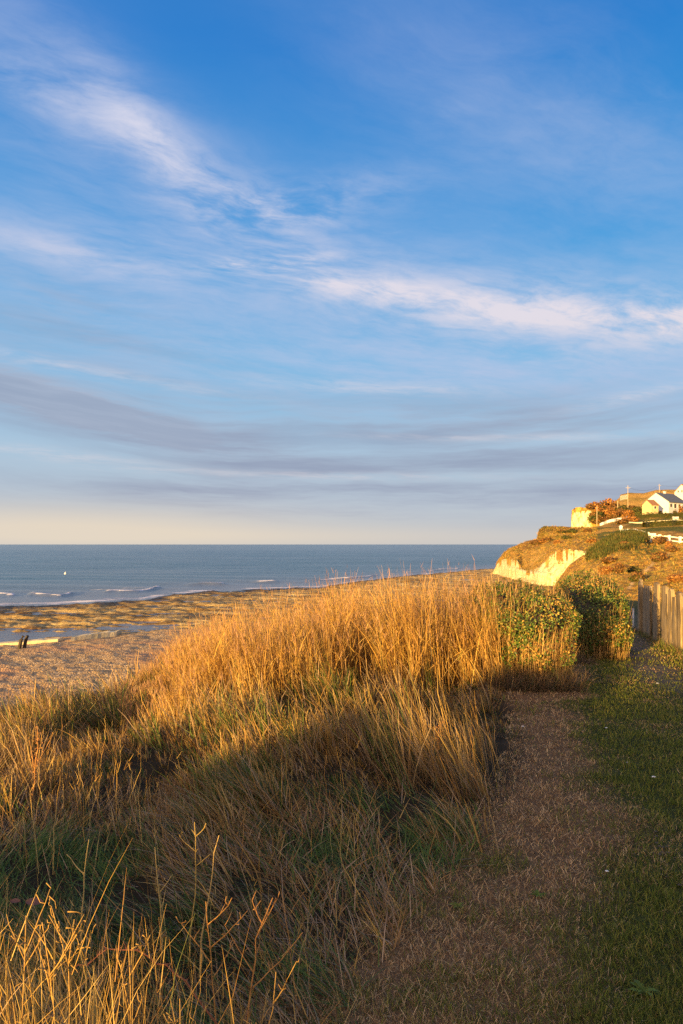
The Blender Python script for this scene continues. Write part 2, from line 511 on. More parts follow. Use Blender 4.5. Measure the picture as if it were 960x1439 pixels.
gy = np.concatenate([np.linspace(-60, -4, 40)[:-1], np.linspace(-4, 19, 240)[:-1], np.linspace(19, 34, 30)])
GX, GY = np.meshgrid(gx, gy)
GZ = G(GX, GY)
# behind the fence and along the hill foot the turf sheet dips under the hill
def ground_color(x, y):
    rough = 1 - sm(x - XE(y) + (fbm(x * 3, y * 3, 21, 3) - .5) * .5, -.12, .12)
    green = sm(x - XB(y) + (fbm(x * 1.6, y * 1.6, 22, 4) - .5) * .9, -.25, .25)
    cross = np.exp(-((y - 3.6 - (x - .6) * .25) / .28) ** 2) * sm(fbm(x * 2.5, y * 2.5, 24, 3), .35, .6)
    green = np.clip(green + .75 * cross * (1 - green), 0, 1)
    hp = x - XP(y)
    track = np.exp(-(hp / .46) ** 4) * sm(y, 8.2, 10.5) + .55 * np.exp(-(hp / .22) ** 2) * sm(fbm(x * 2, y * 2, 23, 3), .48, .62)
    track = np.clip(track * (1.1 - .6 * fbm(x * 4, y * 4, 25, 3)), 0, 1)
    return rough, green, track
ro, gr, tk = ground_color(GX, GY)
c = np.empty((*GX.shape, 3))
c[:] = (.165, .098, .048)
def lay(c, w, col):
    return c * (1 - w[..., None]) + np.array(col) * w[..., None]
c = lay(c, gr, (.050, .056, .018))
c = lay(c, tk * .9, (.135, .112, .088))
c = lay(c, ro, (.035, .026, .014))  # dark humus under rough grass, deepened to stand for shade between tussocks
far = sm(GY - np.interp(GX, EDGE_X, EDGE_Y), 0, 4)
c = lay(c, far, (.17, .10, .05))
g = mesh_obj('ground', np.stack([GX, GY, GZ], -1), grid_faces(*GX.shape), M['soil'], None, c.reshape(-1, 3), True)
tag(g, 'cliff-top turf with a mown strip, green lawn and worn track', 'ground', kind='structure')

# ------------------------------------------------------------------ sea and beach
WPX = [-3000, -900, 0, 71, 195, 248, 301, 340, 458, 510, 600, 690, 900, 3000]
WD = [60, 84, 100, 103, 112, 125, 134, 137, 149, 170, 205, 252, 300, 420]
def polar(px_cols, rings):
    P, D = np.meshgrid(px_cols, rings)
    return P, D, (P - 480) / F * D
# sea sheet
rings = np.concatenate([np.linspace(45, 90, 40)[:-1], np.geomspace(90, 1500, 520)[:-1], np.geomspace(1500, 60000, 60)])
cols = np.concatenate([np.linspace(-3200, -200, 60)[:-1], np.linspace(-200, 1000, 330)[:-1], np.linspace(1000, 3600, 50)])
P, D, X = polar(cols, rings)
t_ = D + X * .22 + 14 * fbm(X * .012, D * .012, 41, 3)
wav = .10 * np.sin(t_ * 2 * math.pi / 17) * fbm(X * .02, D * .05, 42, 3) * 2 + .10 * (fbm(X * .06, D * .25, 43, 4) - .5)
wl = np.interp(P, WPX, WD) * (1 + .05 * (fbm(P * .012, P * 0, 45, 3) - .5))
past = (D - wl)
amp = sm(past, -4, 40) * (1 - sm(D, 700, 1500))
Zs = SEA + wav * amp * 1.6
breaker = .42 * np.exp(-((past - 13 - 16 * fbm(P * .022, P * 0, 46, 4)) / 2.6) ** 2) * sm(fbm(P * .024, P * 0, 47, 3), .42, .62)
Zs = Zs + breaker
sea = mesh_obj('sea', np.stack([X, D, Zs], -1), grid_faces(*X.shape), M['sea'], None, None, True)
streak = fbm(X * .02, t_ * .11, 48, 4)
band = np.exp(-((past - 2) / 4.5) ** 2) * .75 + breaker / .45 * 1.0 + .5 * np.exp(-((past - 26 - 10 * fbm(P * .015, P * 0, 49, 2)) / 3.5) ** 2) * sm(streak, .4, .6)
band = band * sm(past, -2, .5) * (1 - .3 * sm(past, 30, 60))
zone_attr(sea, np.stack([np.clip(past / 120, 0, 1), np.clip(band, 0, 1), 0 * past], -1).reshape(-1, 3))
tag(sea, 'calm grey-blue sea running out to the horizon', 'sea', kind='structure')

# beach sheet
rings = np.concatenate([np.linspace(9, 30, 30)[:-1], np.geomspace(30, 300, 420)])
cols = np.concatenate([np.linspace(-1800, -60, 90)[:-1], np.linspace(-60, 720, 300)[:-1], np.linspace(720, 1000, 30)])
P, D, X = polar(cols, rings)
wl = np.interp(P, WPX, WD) * (1 + .05 * (fbm(P * .012, P * 0, 45, 3) - .5))
toe = np.interp(P, [-1800, 0, 150, 250, 400, 700, 1000], [48, 60, 67, 70, 80, 110, 130]) + 3 * (fbm(P * .012, P * 0, 51, 3) - .5)
sh = np.interp(D - toe, [-60, -35, -12, 0], [-6.35, -6.5, -6.85, -7.15])
dirx = D + X * .22
rf = fbm(X * .05, dirx * .32, 52, 5, .6)
rf2 = fbm(X * .45, D * .8, 53, 5, .65)
reef = SEA + .13 + (rf - .47) * .55 + (rf2 - .5) * .85
k = sm(D - toe, -2, 3)
z = sh * (1 - k) + reef * k + (fbm(X * .5, D * .5, 54, 4) - .5) * .14 + (fbm(X * 1.6, D * 1.6, 55, 3) - .5) * .16 * (1 - k)
pool = np.exp(-((D - toe - 5) / 4.5) ** 2) * (1 - sm(P, 200, 330))
z = z - .35 * pool * k
ridge = np.exp(-((D - toe + .2) / 1.3) ** 2)
z = z + ridge * .14
fall = sm(D - wl, -5, 3)
z = z * (1 - fall) + (SEA - .6) * fall
beach = mesh_obj('beach', np.stack([X, D, z], -1), grid_faces(*X.shape), M['beach'], None, None, True)
wet = np.exp(-((D - wl + 3) / 5) ** 2) * .98 + .3 * sm(rf2, .56, .66) * k + .35 * sm(rf, .5, .36) * k
zone_attr(beach, np.stack([k, np.clip(wet, 0, .95), ridge], -1).reshape(-1, 3))
tag(beach, 'shingle beach and rocky tidal platform below the bank', 'beach', kind='structure')

# ------------------------------------------------------------------ hills: lofted through rows of measured knots
def loft(px_knots, Dk, Zk, cols, sub):
    """Dk, Zk: rows x px_knots. Returns P (rows x cols), v parameter, D, Z"""
    nr = len(Dk)
    rows_D = np.array([np.interp(cols, px_knots, d) for d in Dk])
    rows_Z = np.array([np.interp(cols, px_knots, z) for z in Zk])
    D, Z, V = [], [], []
    for i in range(nr - 1):
        s = np.linspace(0, 1, sub[i] + 1)[:-1][:, None]
        D.append(rows_D[i] * (1 - s) + rows_D[i + 1] * s)
        Z.append(rows_Z[i] * (1 - s) + rows_Z[i + 1] * s)
        V.append((i + s) * np.ones_like(rows_D[0]))
    D.append(rows_D[-1:]); Z.append(rows_Z[-1:]); V.append(np.full((1, len(cols)), nr - 1.0))
    D, Z, V = np.vstack(D), np.vstack(Z), np.vstack(V)
    return np.broadcast_to(cols, D.shape), V, D, Z
def yz(ypx, D):
    return CAMZ + (765 - np.asarray(ypx, float)) / F * np.asarray(D, float)
HP = np.array([690, 695, 699, 704, 709, 715, 727, 734, 740, 745, 753, 756, 758, 764, 767, 782, 797, 803, 806, 808, 811, 817, 823, 830, 845, 860, 870.5, 872, 884, 905, 922, 940, 951, 960, 1000, 1100, 1500])
def col_i(xs, ys): return np.interp(HP, xs, ys)
D0 = col_i([690, 699, 715, 740, 757, 780, 800, 830, 860, 900, 960, 1100, 1500], [208, 203, 180, 160, 151, 146, 142, 138, 135, 132, 130, 125, 120])
Z0 = col_i([690, 800, 830, 860, 960, 1500], [-7.9, -7.9, -6, -4, -2.5, 0])
D1 = D0 + col_i([690, 715, 757, 830, 1500], [2, 5, 5, 8, 10])
Z1 = yz(col_i([690, 695, 697, 703, 709, 727, 734, 745, 756, 767, 782, 797, 817, 829, 860, 900, 960, 1500], [808, 800, 794, 788, 785, 788, 800, 803, 800, 788, 774, 771, 774, 777, 778, 772, 768, 700]), D1)
D2 = col_i([690, 699, 709, 715, 757, 806, 830, 860, 960, 1500], [212, 209, 206, 203, 205, 200, 195, 190, 185, 170])
Z2 = yz(col_i([690, 695, 699, 704, 709, 715, 738, 753, 765, 806, 830, 860, 900, 960, 1500], [808, 799, 790, 782, 776, 771.5, 762, 758, 757, 756, 757, 754, 750, 748, 660]), D2)
left = HP < 754
D3 = col_i([690, 753, 756, 764, 830, 960, 1500], [222, 214, 209, 213, 220, 222, 210])
Z3 = np.where(left, Z2 - 3, yz(col_i([754, 756, 758, 764, 785, 805, 830, 860, 900, 960, 1500], [752, 747, 743, 739, 740, 741, 741, 738, 736, 734, 640]), D3))
D4 = col_i([690, 1500], [254, 250])
Z4 = np.where(left, -8.2, np.where(HP < 804, Z3 - .4, yz(col_i([806, 830, 860, 900, 960, 1500], [744, 743, 735, 730, 727, 620]), D4)))
D5 = col_i([690, 830, 860, 1500], [266, 266, 262, 260])
st = HP < 805
Z5 = np.where(st, -8.2, yz(col_i([806, 830, 845, 860, 900, 960, 1500], [746, 746, 737, 732, 725, 724, 612]), D5))
D6 = col_i([690, 806, 830, 860, 1500], [272, 269, 270, 278, 278])
Z6 = np.where(st, -8.2, yz(col_i([806, 808, 811, 823, 830, 845, 860, 884, 905, 945, 960, 1500], [717, 714.5, 713, 713, 714, 716, 717, 717, 718, 717, 716, 600]), D6))
D7 = col_i([690, 1500], [312, 312])
Z7 = np.where(st, -8.2, Z6 - .2)
D8 = col_i([690, 1500], [370, 370])
Z8 = np.where(st, -8.2, Z6 - 1.5)
fr = HP < 871
D9 = col_i([690, 871, 1500], [430, 430, 430])
Z9 = np.where(fr, np.where(st, -8.2, yz(col_i([690, 830, 845, 860, 868, 870.5, 1500], [735, 728, 718, 708, 702, 699.5, 699.5]), 430)), yz(col_i([872, 876, 884, 905, 913, 922, 940, 951, 960, 1100, 1500], [695, 693, 692.5, 693, 691, 688.5, 688, 688, 687, 680, 590]), D9))
D10 = col_i([690, 1500], [540, 540])
Z10 = np.where(fr, Z9 - 12, Z9 - 12)
DK, ZK = [D0, D1, D2, D3, D4, D5, D6, D7, D8, D9, D10], [Z0, Z1, Z2, Z3, Z4, Z5, Z6, Z7, Z8, Z9, Z10]
cols = np.unique(np.concatenate([np.linspace(690, 975, 420), HP, np.linspace(975, 1500, 90)]))
P, V, D, Z = loft(HP, DK, ZK, cols, [22, 40, 14, 14, 6, 16, 10, 8, 14, 6])
X = (P - 480) / F * D
bumpy = (fbm(X * .16, D * .16, 61, 4) - .5) * 1.5 + (fbm(X * .7, D * .7, 62, 3) - .5) * .55
chalk = ((V > .02) & (V < 1.0) & (P < 834)) * 1.0
chalk = np.maximum(np.where(P < 834, sm(V + .10 * (fbm(P * .12, V * 0, 68, 4) - .5), 1.10, .94) * (P < 834), 0), ((V > 5.0) & (V < 5.84 + .25 * (fbm(P * .3, P * 0, 163, 3) - .5)) & (P < 831) & (P > 804.5)) * 1.0)
chalk = chalk - .9 * (V < 1.1) * sm(V, .35, .98) * sm(fbm(P * .30, V * 1.2, 164, 4), .50, .64) * (P > 700)
chalk = np.maximum(chalk, ((P > 871) & (P < 883) & (V > 8.74) & (V < 8.97)) * .7)
steep = sm(V, .1, .3) * sm(V, 1.0, .8)
shape = 1.5 * steep * ((fbm(X * .22, Z * .4, 63, 4) - .5) + .55 * np.abs(fbm(X * .5, Z * .12, 64, 3) - .5)) * (P < 840)
Dd = D + shape * 3.0
Xd = (P - 480) / F * Dd
stk = sm(V, 4.8, 5.1) * sm(V, 6.3, 6.0) * (P < 833) * (P > 800)
Xd = Xd + stk * ((fbm(Z * .45, P * .05, 161, 4) - .5) * 2.2 + sm(V, 5.5, 5.9) * -.35)
Dd = Dd + stk * (fbm(P * .25, Z * .35, 162, 4) - .5) * 3.0
Z = Z + np.where(V < 1.5, .25, .55) * bumpy * sm(V, .6, 1.4) * (1 - .7 * sm(V, 8.5, 9))
T = np.empty((*P.shape, 3)); T[:] = (.37, .22, .052)
n1 = fbm(X * .06, D * .12, 65, 4); n2 = fbm(X * .25, D * .3, 66, 4)
T = lay(T, sm(n1, .48, .62) * .8, (.23, .115, .035))
T = lay(T, sm(n2, .52, .66) * .7, (.48, .29, .09))
T = lay(T, sm(fbm(X * .05 + 9, D * .16, 67, 4), .56, .66) * (V > 1.8), (.10, .105, .025))
ypix = 765 - (Z - CAMZ) / D * F
T = lay(T, np.exp(-((V - 2.15) / .12) ** 2) * sm(P, 762, 775) * sm(P, 850, 835) * .8, (.085, .085, .022))
T = lay(T, ((V > 2.55) & (V < 2.9) & (P < 815)) * .55, (.22, .10, .04))
T = lay(T, ((V > 3.0) & (V < 4.9) & (P > 865)) * sm(n2, .35, .5) * .8, (.08, .09, .022))
T = lay(T, ((V > 8) & (V < 9.2)) * .6, (.42, .25, .07))
headland = mesh_obj('headland', np.stack([Xd, Dd, Z], -1), grid_faces(*P.shape), M['headland'], None, T.reshape(-1, 3), True)
zone_attr(headland, np.stack([chalk, chalk * 0, chalk * 0], -1).reshape(-1, 3))
tag(headland, 'chalk headland with rust-brown turf above the white cliff', 'headland', kind='structure')
def on_headland(px, v):
    """a point of the headland sheet"""
    j = int(np.argmin(np.abs(cols - px)))
    i = int(np.argmin(np.abs(V[:, j] - v)))
    return np.array([Xd[i, j], Dd[i, j], Z[i, j]])

# near hill with its rising footpath
NP = np.array([730, 760, 775, 785, 800, 815, 829, 845, 860, 872, 890, 907, 912, 940, 960, 1000, 1100, 1600])
def ncol(xs, ys): return np.interp(NP, xs, ys)
E0 = np.full(len(NP), 13.0); Y0 = ncol([730, 800, 860, 1600], [-4.5, -2.2, -1.2, -.9])
E1 = np.full(len(NP), 24.0); Y1 = ncol([730, 780, 829, 860, 900, 960, 1600], [-6.8, -5, -1.9, -1.3, -1.05, -.9, 1])
E2 = np.full(len(NP), 40.0); Y2 = ncol([730, 780, 829, 860, 900, 960, 1600], [-7.5, -6.2, -1.7, -.85, -.8, -.5, 4])
E3 = np.full(len(NP), 62.0); Y3 = ncol([730, 780, 800, 829, 860, 900, 930, 960, 1600], [-8, -6.8, -4.6, -1.4, -.3, .05, .45, .8, 9])
E4 = ncol([730, 785, 829, 860, 872, 907, 912, 960, 1600], [112, 112, 107, 103, 101, 98, 93, 88, 80])
Y4 = yz(ncol([730, 760, 775, 785, 800, 815, 829, 845, 860, 872, 890, 907, 912, 940, 960, 1600], [840, 838, 833, 815, 795, 783, 777, 765, 756, 750.5, 749, 751, 762, 763, 764, 640]), E4)
E5 = E4 + 14; Y5 = Y4 - ncol([730, 829, 907, 913, 1600], [.4, .9, 1.4, .7, .5])
E6 = E4 + 34; Y6 = np.minimum(Y5 - 2.5, -3)
ncols = np.unique(np.concatenate([np.linspace(730, 980, 380), NP, np.linspace(980, 1600, 90)]))
P2, V2, DD2, Z2_ = loft(NP, [E0, E1, E2, E3, E4, E5, E6], [Y0, Y1, Y2, Y3, Y4, Y5, Y6], ncols, [24, 30, 50, 60, 12, 8])
X2 = (P2 - 480) / F * DD2
Z2_ = Z2_ + ((fbm(X2 * .25, DD2 * .25, 71, 4) - .5) * .7 + (fbm(X2 * 1.2, DD2 * 1.2, 72, 3) - .5) * .25) * sm(V2, .5, 1.5)
T = np.empty((*P2.shape, 3)); T[:] = (.40, .235, .052)
n1 = fbm(X2 * .18, DD2 * .12, 75, 4); n2 = fbm(X2 * .6, DD2 * .5, 76, 4)
n3 = fbm(X2 * .05, DD2 * .05, 77, 3)
T = lay(T, sm(n1, .47, .60) * .8, (.22, .10, .03))
T = lay(T, sm(n2, .50, .62) * .7, (.54, .31, .08))
T = lay(T, sm(n3, .5, .62) * .6, (.30, .19, .045))
gp = np.exp(-((P2 - 905) / 26) ** 2 - ((V2 - 3.55) / .45) ** 2)
T = lay(T, np.clip(gp * 1.5 * sm(n2, .34, .5), 0, .9), (.10, .115, .022))
mound = sm(V2, 3.2, 3.45) * np.exp(-((P2 - 868) / 40) ** 4) * sm(P2, 822, 838)
T = lay(T, np.clip(mound * 1.2, 0, .95), (.075, .08, .02))
pathd = np.interp(V2, [1.9, 2.3, 2.7, 3.05, 3.3], [880, 895, 912, 930, 941])
T = lay(T, np.exp(-((P2 - pathd) / 3.2) ** 2) * sm(V2, 1.9, 2.05) * sm(V2, 3.35, 3.2), (.55, .36, .16))
hill = mesh_obj('hillside', np.stack([X2, DD2, Z2_], -1), grid_faces(*P2.shape), M['hill'], None, T.reshape(-1, 3), True)
tag(hill, 'rust-brown hillside with a pale footpath climbing right', 'hillside', kind='structure')
def on_hill(px, v):
    j = int(np.argmin(np.abs(ncols - px)))
    i = int(np.argmin(np.abs(V2[:, j] - v)))
    return np.array([X2[i, j], DD2[i, j], Z2_[i, j]])

# ------------------------------------------------------------------ blades
def make_blades(Pn, H, W, leandir, lean, curl, cr, ct, nseg=4, kink=0.0):
    """ribbons: Pn (N,3) roots; lean/curl angles; cr, ct root and tip colour"""
    n = len(Pn)
    t = np.linspace(0, 1, nseg + 1)
    th = lean[:, None] + curl[:, None] * t[None]
    dz = np.cos(th) * H[:, None] / nseg
    dr = np.sin(th) * H[:, None] / nseg
    cz = np.concatenate([np.zeros((n, 1)), np.cumsum(dz[:, :-1], 1)], 1)
    crd = np.concatenate([np.zeros((n, 1)), np.cumsum(dr[:, :-1], 1)], 1)
    x = Pn[:, 0:1] + crd * np.cos(leandir)[:, None]
    y = Pn[:, 1:2] + crd * np.sin(leandir)[:, None]
    if kink:
        x = x + rng.normal(0, kink, x.shape) * t * H[:, None]
        y = y + rng.normal(0, kink, y.shape) * t * H[:, None]
    z = Pn[:, 2:3] + cz
    yaw = rng.uniform(0, math.pi, n)
    wt = (1 - .85 * t ** 1.6)[None] * W[:, None] * .5
    sx, sy = np.cos(yaw)[:, None] * wt, np.sin(yaw)[:, None] * wt
    V = np.stack([np.stack([x - sx, y - sy, z], -1), np.stack([x + sx, y + sy, z], -1)], 2)   # n, seg+1, 2, 3
    base = (np.arange(n) * (nseg + 1) * 2)[:, None, None]
    s = (np.arange(nseg) * 2)[None, :, None]
    Fc = (base + s + np.array([0, 1, 3, 2])[None, None]).reshape(-1, 4)
    c = cr[:, None, None, :] * (1 - t)[None, :, None, None] + ct[:, None, None, :] * t[None, :, None, None]
    c = np.broadcast_to(c, V.shape)
    tip = np.stack([x[:, -1], y[:, -1], z[:, -1]], -1)
    return V.reshape(-1, 3), Fc, c.reshape(-1, 3), tip
def join(parts):
    V, Fc, Cc, b = [], [], [], 0
    for v, f, c_ in parts:
        V.append(v); Fc.append(f + b); Cc.append(c_); b += len(v)
    return np.vstack(V), np.vstack(Fc), np.vstack(Cc)
PAL = np.array([(.54, .32, .075), (.64, .43, .14), (.42, .22, .060), (.27, .15, .060), (.46, .32, .20), (.11, .13, .026)])
def pick(n, probs, jit=.18):
    i = rng.choice(len(PAL), n, p=np.array(probs) / sum(probs))
    return PAL[i] * (1 + rng.normal(0, jit, (n, 1))).clip(.5, 1.6)
def scatter(n, x0, x1, y0, y1, power=1.0):
    """random roots, denser towards the camera"""
    y = y0 + (y1 - y0) * rng.random(n) ** power
    x = rng.uniform(x0, x1, n) if np.isscalar(x0) else x0 + (x1 - x0) * rng.random(n)
    return x, y

# tall tawny grass bed on the bank
TPX = [150, 200, 230, 260, 300, 350, 400, 450, 500, 550, 600, 650, 690, 730]
TTOP = [1010, 965, 925, 898, 874, 850, 836, 818, 808, 797, 795, 800, 806, 812]
def tall_grass():
    n = 33000
    y = rng.uniform(7.3, 11.6, n); px = rng.uniform(170, 715, n)
    x = (px - 480) / F * y
    front = np.interp(px, [170, 240, 330, 450, 600, 715], [7.4, 7.4, 7.7, 8.2, 8.8, 9.3])
    cl = fbm(x * 2.2, y * 2.2, 81, 3)
    cl = .5 * cl + .5 * fbm(x * 5, y * 3, 84, 2)
    keep = (y > front + (rng.random(n) - .5) * .5) & (rng.random(n) < sm(cl, .44, .54) + .025)
    x, y, px, cl = x[keep], y[keep], px[keep], cl[keep]
    n = len(x); z = G(x, y)
    top = CAMZ + (765 - np.interp(px, TPX, TTOP)) / F * 9.4 - z
    tuft = fbm(x * 1.4, y * 1.4, 82, 3)
    H = np.clip(top, .25, 2.1) * (.45 + .5 * rng.random(n) ** .6) * np.clip(.40 + 1.12 * fbm(x * 2.8, y * 1.6, 83, 3), .4, 1.16)
    W = .0055 + .0055 * rng.random(n)
    ld = math.pi * (1 + 2 * (tuft - .5)) + rng.normal(.1, .8, n)
    lean = np.abs(rng.normal(.17, .17, n)); curl = rng.normal(.36, .38, n)
    ct = pick(n, [5.5, 2.2, 4.5, 1.3, .2, .35]); cr = pick(n, [3, 1, 4, 3, .2, .7]) * .8
    parts = []
    v, f, c_, tip = make_blades(np.stack([x, y, z - .02], -1), H, W, ld, lean, curl, cr, ct, 5, .012)
    parts.append((v, f, c_))
    # broken leaves hanging off the stems
    sub = rng.random(n) < .55; m = sub.sum()
    hh = rng.uniform(.2, .85, m)
    p2 = np.stack([x, y, z], -1)[sub] * (1 - hh[:, None]) + tip[sub] * hh[:, None]
    v, f, c_, _ = make_blades(p2, np.minimum(H[sub] * rng.uniform(.15, .4, m), .34), W[sub] * .85, rng.uniform(0, 6.28, m), rng.uniform(.3, 1.1, m), rng.uniform(.3, 1.5, m), ct[sub], ct[sub], 3)
    parts.append((v, f, c_))
    # feathery seed heads at the tops
    s2 = rng.random(n) < .20; m = s2.sum()
    for q in range(5):
        hh = rng.uniform(.8, 1.0, m)
        p3 = np.stack([x, y, z], -1)[s2] * (1 - hh[:, None]) + tip[s2] * hh[:, None]
        pc = np.tile((.40, .23, .13), (m, 1)) * (1 + rng.normal(0, .15, (m, 1)))
        v, f, c_, _ = make_blades(p3, rng.uniform(.04, .11, m), np.full(m, .006), rng.uniform(0, 6.28, m), rng.uniform(.05, .5, m), rng.uniform(0, .5, m), pc, pc, 2)
        parts.append((v, f, c_))
    V_, F_, C_ = join(parts)
    o = mesh_obj('tall_grass', V_, F_, M['dry_grass'], None, C_)
    tag(o, 'tall tawny dead grass standing along the bank edge', 'grass', kind='stuff')
tall_grass()

def meadow():
    parts = []
    # knee-high rough sward standing in tussocks
    m = 4300
    cy = 1.25 + 10.2 * rng.random(m) ** .78
    cx = rng.uniform(-.66, .28, m) * cy - .25
    e = XE(cy) + (fbm(cx * 2.5, cy * 2.5, 91, 3) - .5) * .45
    big = fbm(cx * 1.2, cy * 1.2, 93, 3)
    keep = (cx < e - .02) & (cy - np.interp(cx, EDGE_X, EDGE_Y) < 1.0) & (rng.random(m) < .20 + .9 * sm(fbm(cx * 1.7, cy * 1.7, 92, 3), .40, .58))
    cx, cy, e, big = cx[keep], cy[keep], e[keep], big[keep]; m = len(cx)
    flat = np.exp(-(((cx - (e - .75)) / .8) ** 2)) * sm(cy, 5.0, 4.2) * sm(cy, 1.5, 2.3)
    fringe = sm(cx, .05, .5) * np.exp(-((cy - 5.6) / .8) ** 2)
    ch = (.10 + .34 * sm(big, .38, .62)) * rng.uniform(.6, 1.4, m) * (1 + .5 * flat) + fringe * rng.uniform(.10, .27, m)
    low_ = sm(cy, 5.4, 4.0)
    ch = ch * (1 - .50 * low_)
    cdir = math.pi + (fbm(cx * .8, cy * .8, 97, 2) - .5) * 3.2 + rng.normal(0, .35, m); cdir = cdir * (1 - flat) + flat * (math.pi - .35 + rng.normal(0, .3, m))
    clean = np.clip(rng.normal(.34, .2, m) + low_ * rng.uniform(0, .6, m) + flat * .6 - fringe * .25, .02, 1.3)
    ctype = rng.choice(4, m, p=[.40, .36, .18, .06])          # straw, grey-brown, brown, green
    ctype = np.where((fringe > .3) & (rng.random(m) < .8), rng.integers(0, 2, m), ctype)
    gzone = sm(fbm(cx * 1.1, cy * 1.1, 94, 3), .50, .62) * .6 + flat * .40 + .8 * np.exp(-((cx + 1.45) / .45) ** 2 - ((cy - 3.7) / .4) ** 2) + .6 * np.exp(-((cx + .75) / .3) ** 2 - ((cy - 4.8) / .4) ** 2)
    gzone = gzone + .4 * np.exp(-((cx - .02) / .4) ** 2 - ((cy - 3.75) / .4) ** 2)
    ctype = np.where(rng.random(m) < gzone, 3, ctype)
    per = rng.integers(11, 36, m)
    idx = np.repeat(np.arange(m), per); n = len(idx)
    rad = np.abs(rng.normal(0, .055, n)) * (1 + .06 * cy[idx]); ra = rng.uniform(0, 6.28, n)
    ox, oy = rad * np.cos(ra), rad * np.sin(ra)
    x, y = cx[idx] + ox, cy[idx] + oy
    z = G(x, y)
    H = ch[idx] * rng.uniform(.45, 1.25, n)
    W = (.0023 + .00095 * y) * rng.uniform(.5, 1.6, n) * (1 - .3 * fringe[idx])
    vx = np.cos(cdir[idx]) * clean[idx] + ox * 3.2 + rng.normal(0, .14, n); vy = np.sin(cdir[idx]) * clean[idx] + oy * 3.2 + rng.normal(0, .14, n)
    fr_i = fringe[idx]
    vx = vx * (1 - .75 * fr_i) - .20 * fr_i; vy = vy * (1 - .75 * fr_i)
    ld = np.arctan2(vy, vx); lean = np.clip(np.hypot(vx, vy), 0, 1.4)
    curl = rng.normal(.35, .4, n) * (1 - .6 * fr_i)
    probs = np.array([[4, 4, 2, .6, 1.6, .3], [1, 1, 1.2, 1.6, 5, .3], [1, .4, 3.5, 4, 1.4, .3], [.4, .2, .3, .5, .4, 0]])
    ct = np.empty((n, 3)); cr = np.empty((n, 3))
    for k in range(4):
        q = ctype[idx] == k
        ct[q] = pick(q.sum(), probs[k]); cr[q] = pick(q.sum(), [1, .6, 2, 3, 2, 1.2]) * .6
    q = (ctype[idx] == 3) & (rng.random(n) < .82)
    gcol = np.array([(.09, .135, .026), (.13, .17, .035), (.065, .10, .02)])[rng.integers(0, 3, n)] * (1 + rng.normal(0, .2, (n, 1))).clip(.5, 1.6)
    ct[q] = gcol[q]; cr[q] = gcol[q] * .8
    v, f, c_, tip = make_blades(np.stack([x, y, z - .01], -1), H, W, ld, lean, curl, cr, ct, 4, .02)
    parts.append((v, f, c_))
    # short dead and green thatch underneath
    n = 80000
    y = 1.4 + 9.4 * rng.random(n) ** 1.15
    x = rng.uniform(-.62, .26, n) * y - .2
    keep = (x < XE(y) + .12) & (y - np.interp(x, EDGE_X, EDGE_Y) < .8) & (rng.random(n) < .12 + sm(fbm(x * 2.6, y * 2.6, 99, 3), .40, .56))
    x, y = x[keep], y[keep]; n = len(x); z = G(x, y)
    gg = np.clip(sm(fbm(x * 1.3, y * 1.3, 96, 3), .50, .64) + .8 * np.exp(-((x + 1.45) / .55) ** 2 - ((y - 3.6) / .5) ** 2) + .6 * np.exp(-((x - .02) / .42) ** 2 - ((y - 3.75) / .45) ** 2), 0, 1.3)
    c1 = pick(n, [1, .7, 2, 3, 2.5, .5]); isg = rng.random(n) < gg * .65 + .05
    gcol = np.array((.10, .165, .03)) * (1 + rng.normal(0, .22, (n, 1))).clip(.5, 1.6)
    c1[isg] = gcol[isg]
    c1 = c1 * (.6 + .3 * sm(y, 5.2, 4.2))[:, None]  # thatch dimmed, painting shade into the hollows; less so close by
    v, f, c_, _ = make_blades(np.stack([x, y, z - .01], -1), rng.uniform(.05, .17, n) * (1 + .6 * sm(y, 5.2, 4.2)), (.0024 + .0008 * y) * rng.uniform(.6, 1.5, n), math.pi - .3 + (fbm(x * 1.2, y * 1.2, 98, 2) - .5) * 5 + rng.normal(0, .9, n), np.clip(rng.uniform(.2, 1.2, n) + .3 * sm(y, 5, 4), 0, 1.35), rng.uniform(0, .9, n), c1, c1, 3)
    parts.append((v, f, c_))
    V_, F_, C_ = join(parts)
    o = mesh_obj('meadow_grass', V_, F_, M['dry_grass'], None, C_)
    tag(o, 'rough knee-high meadow grass, straw brown with green patches', 'grass', kind='stuff')
meadow()

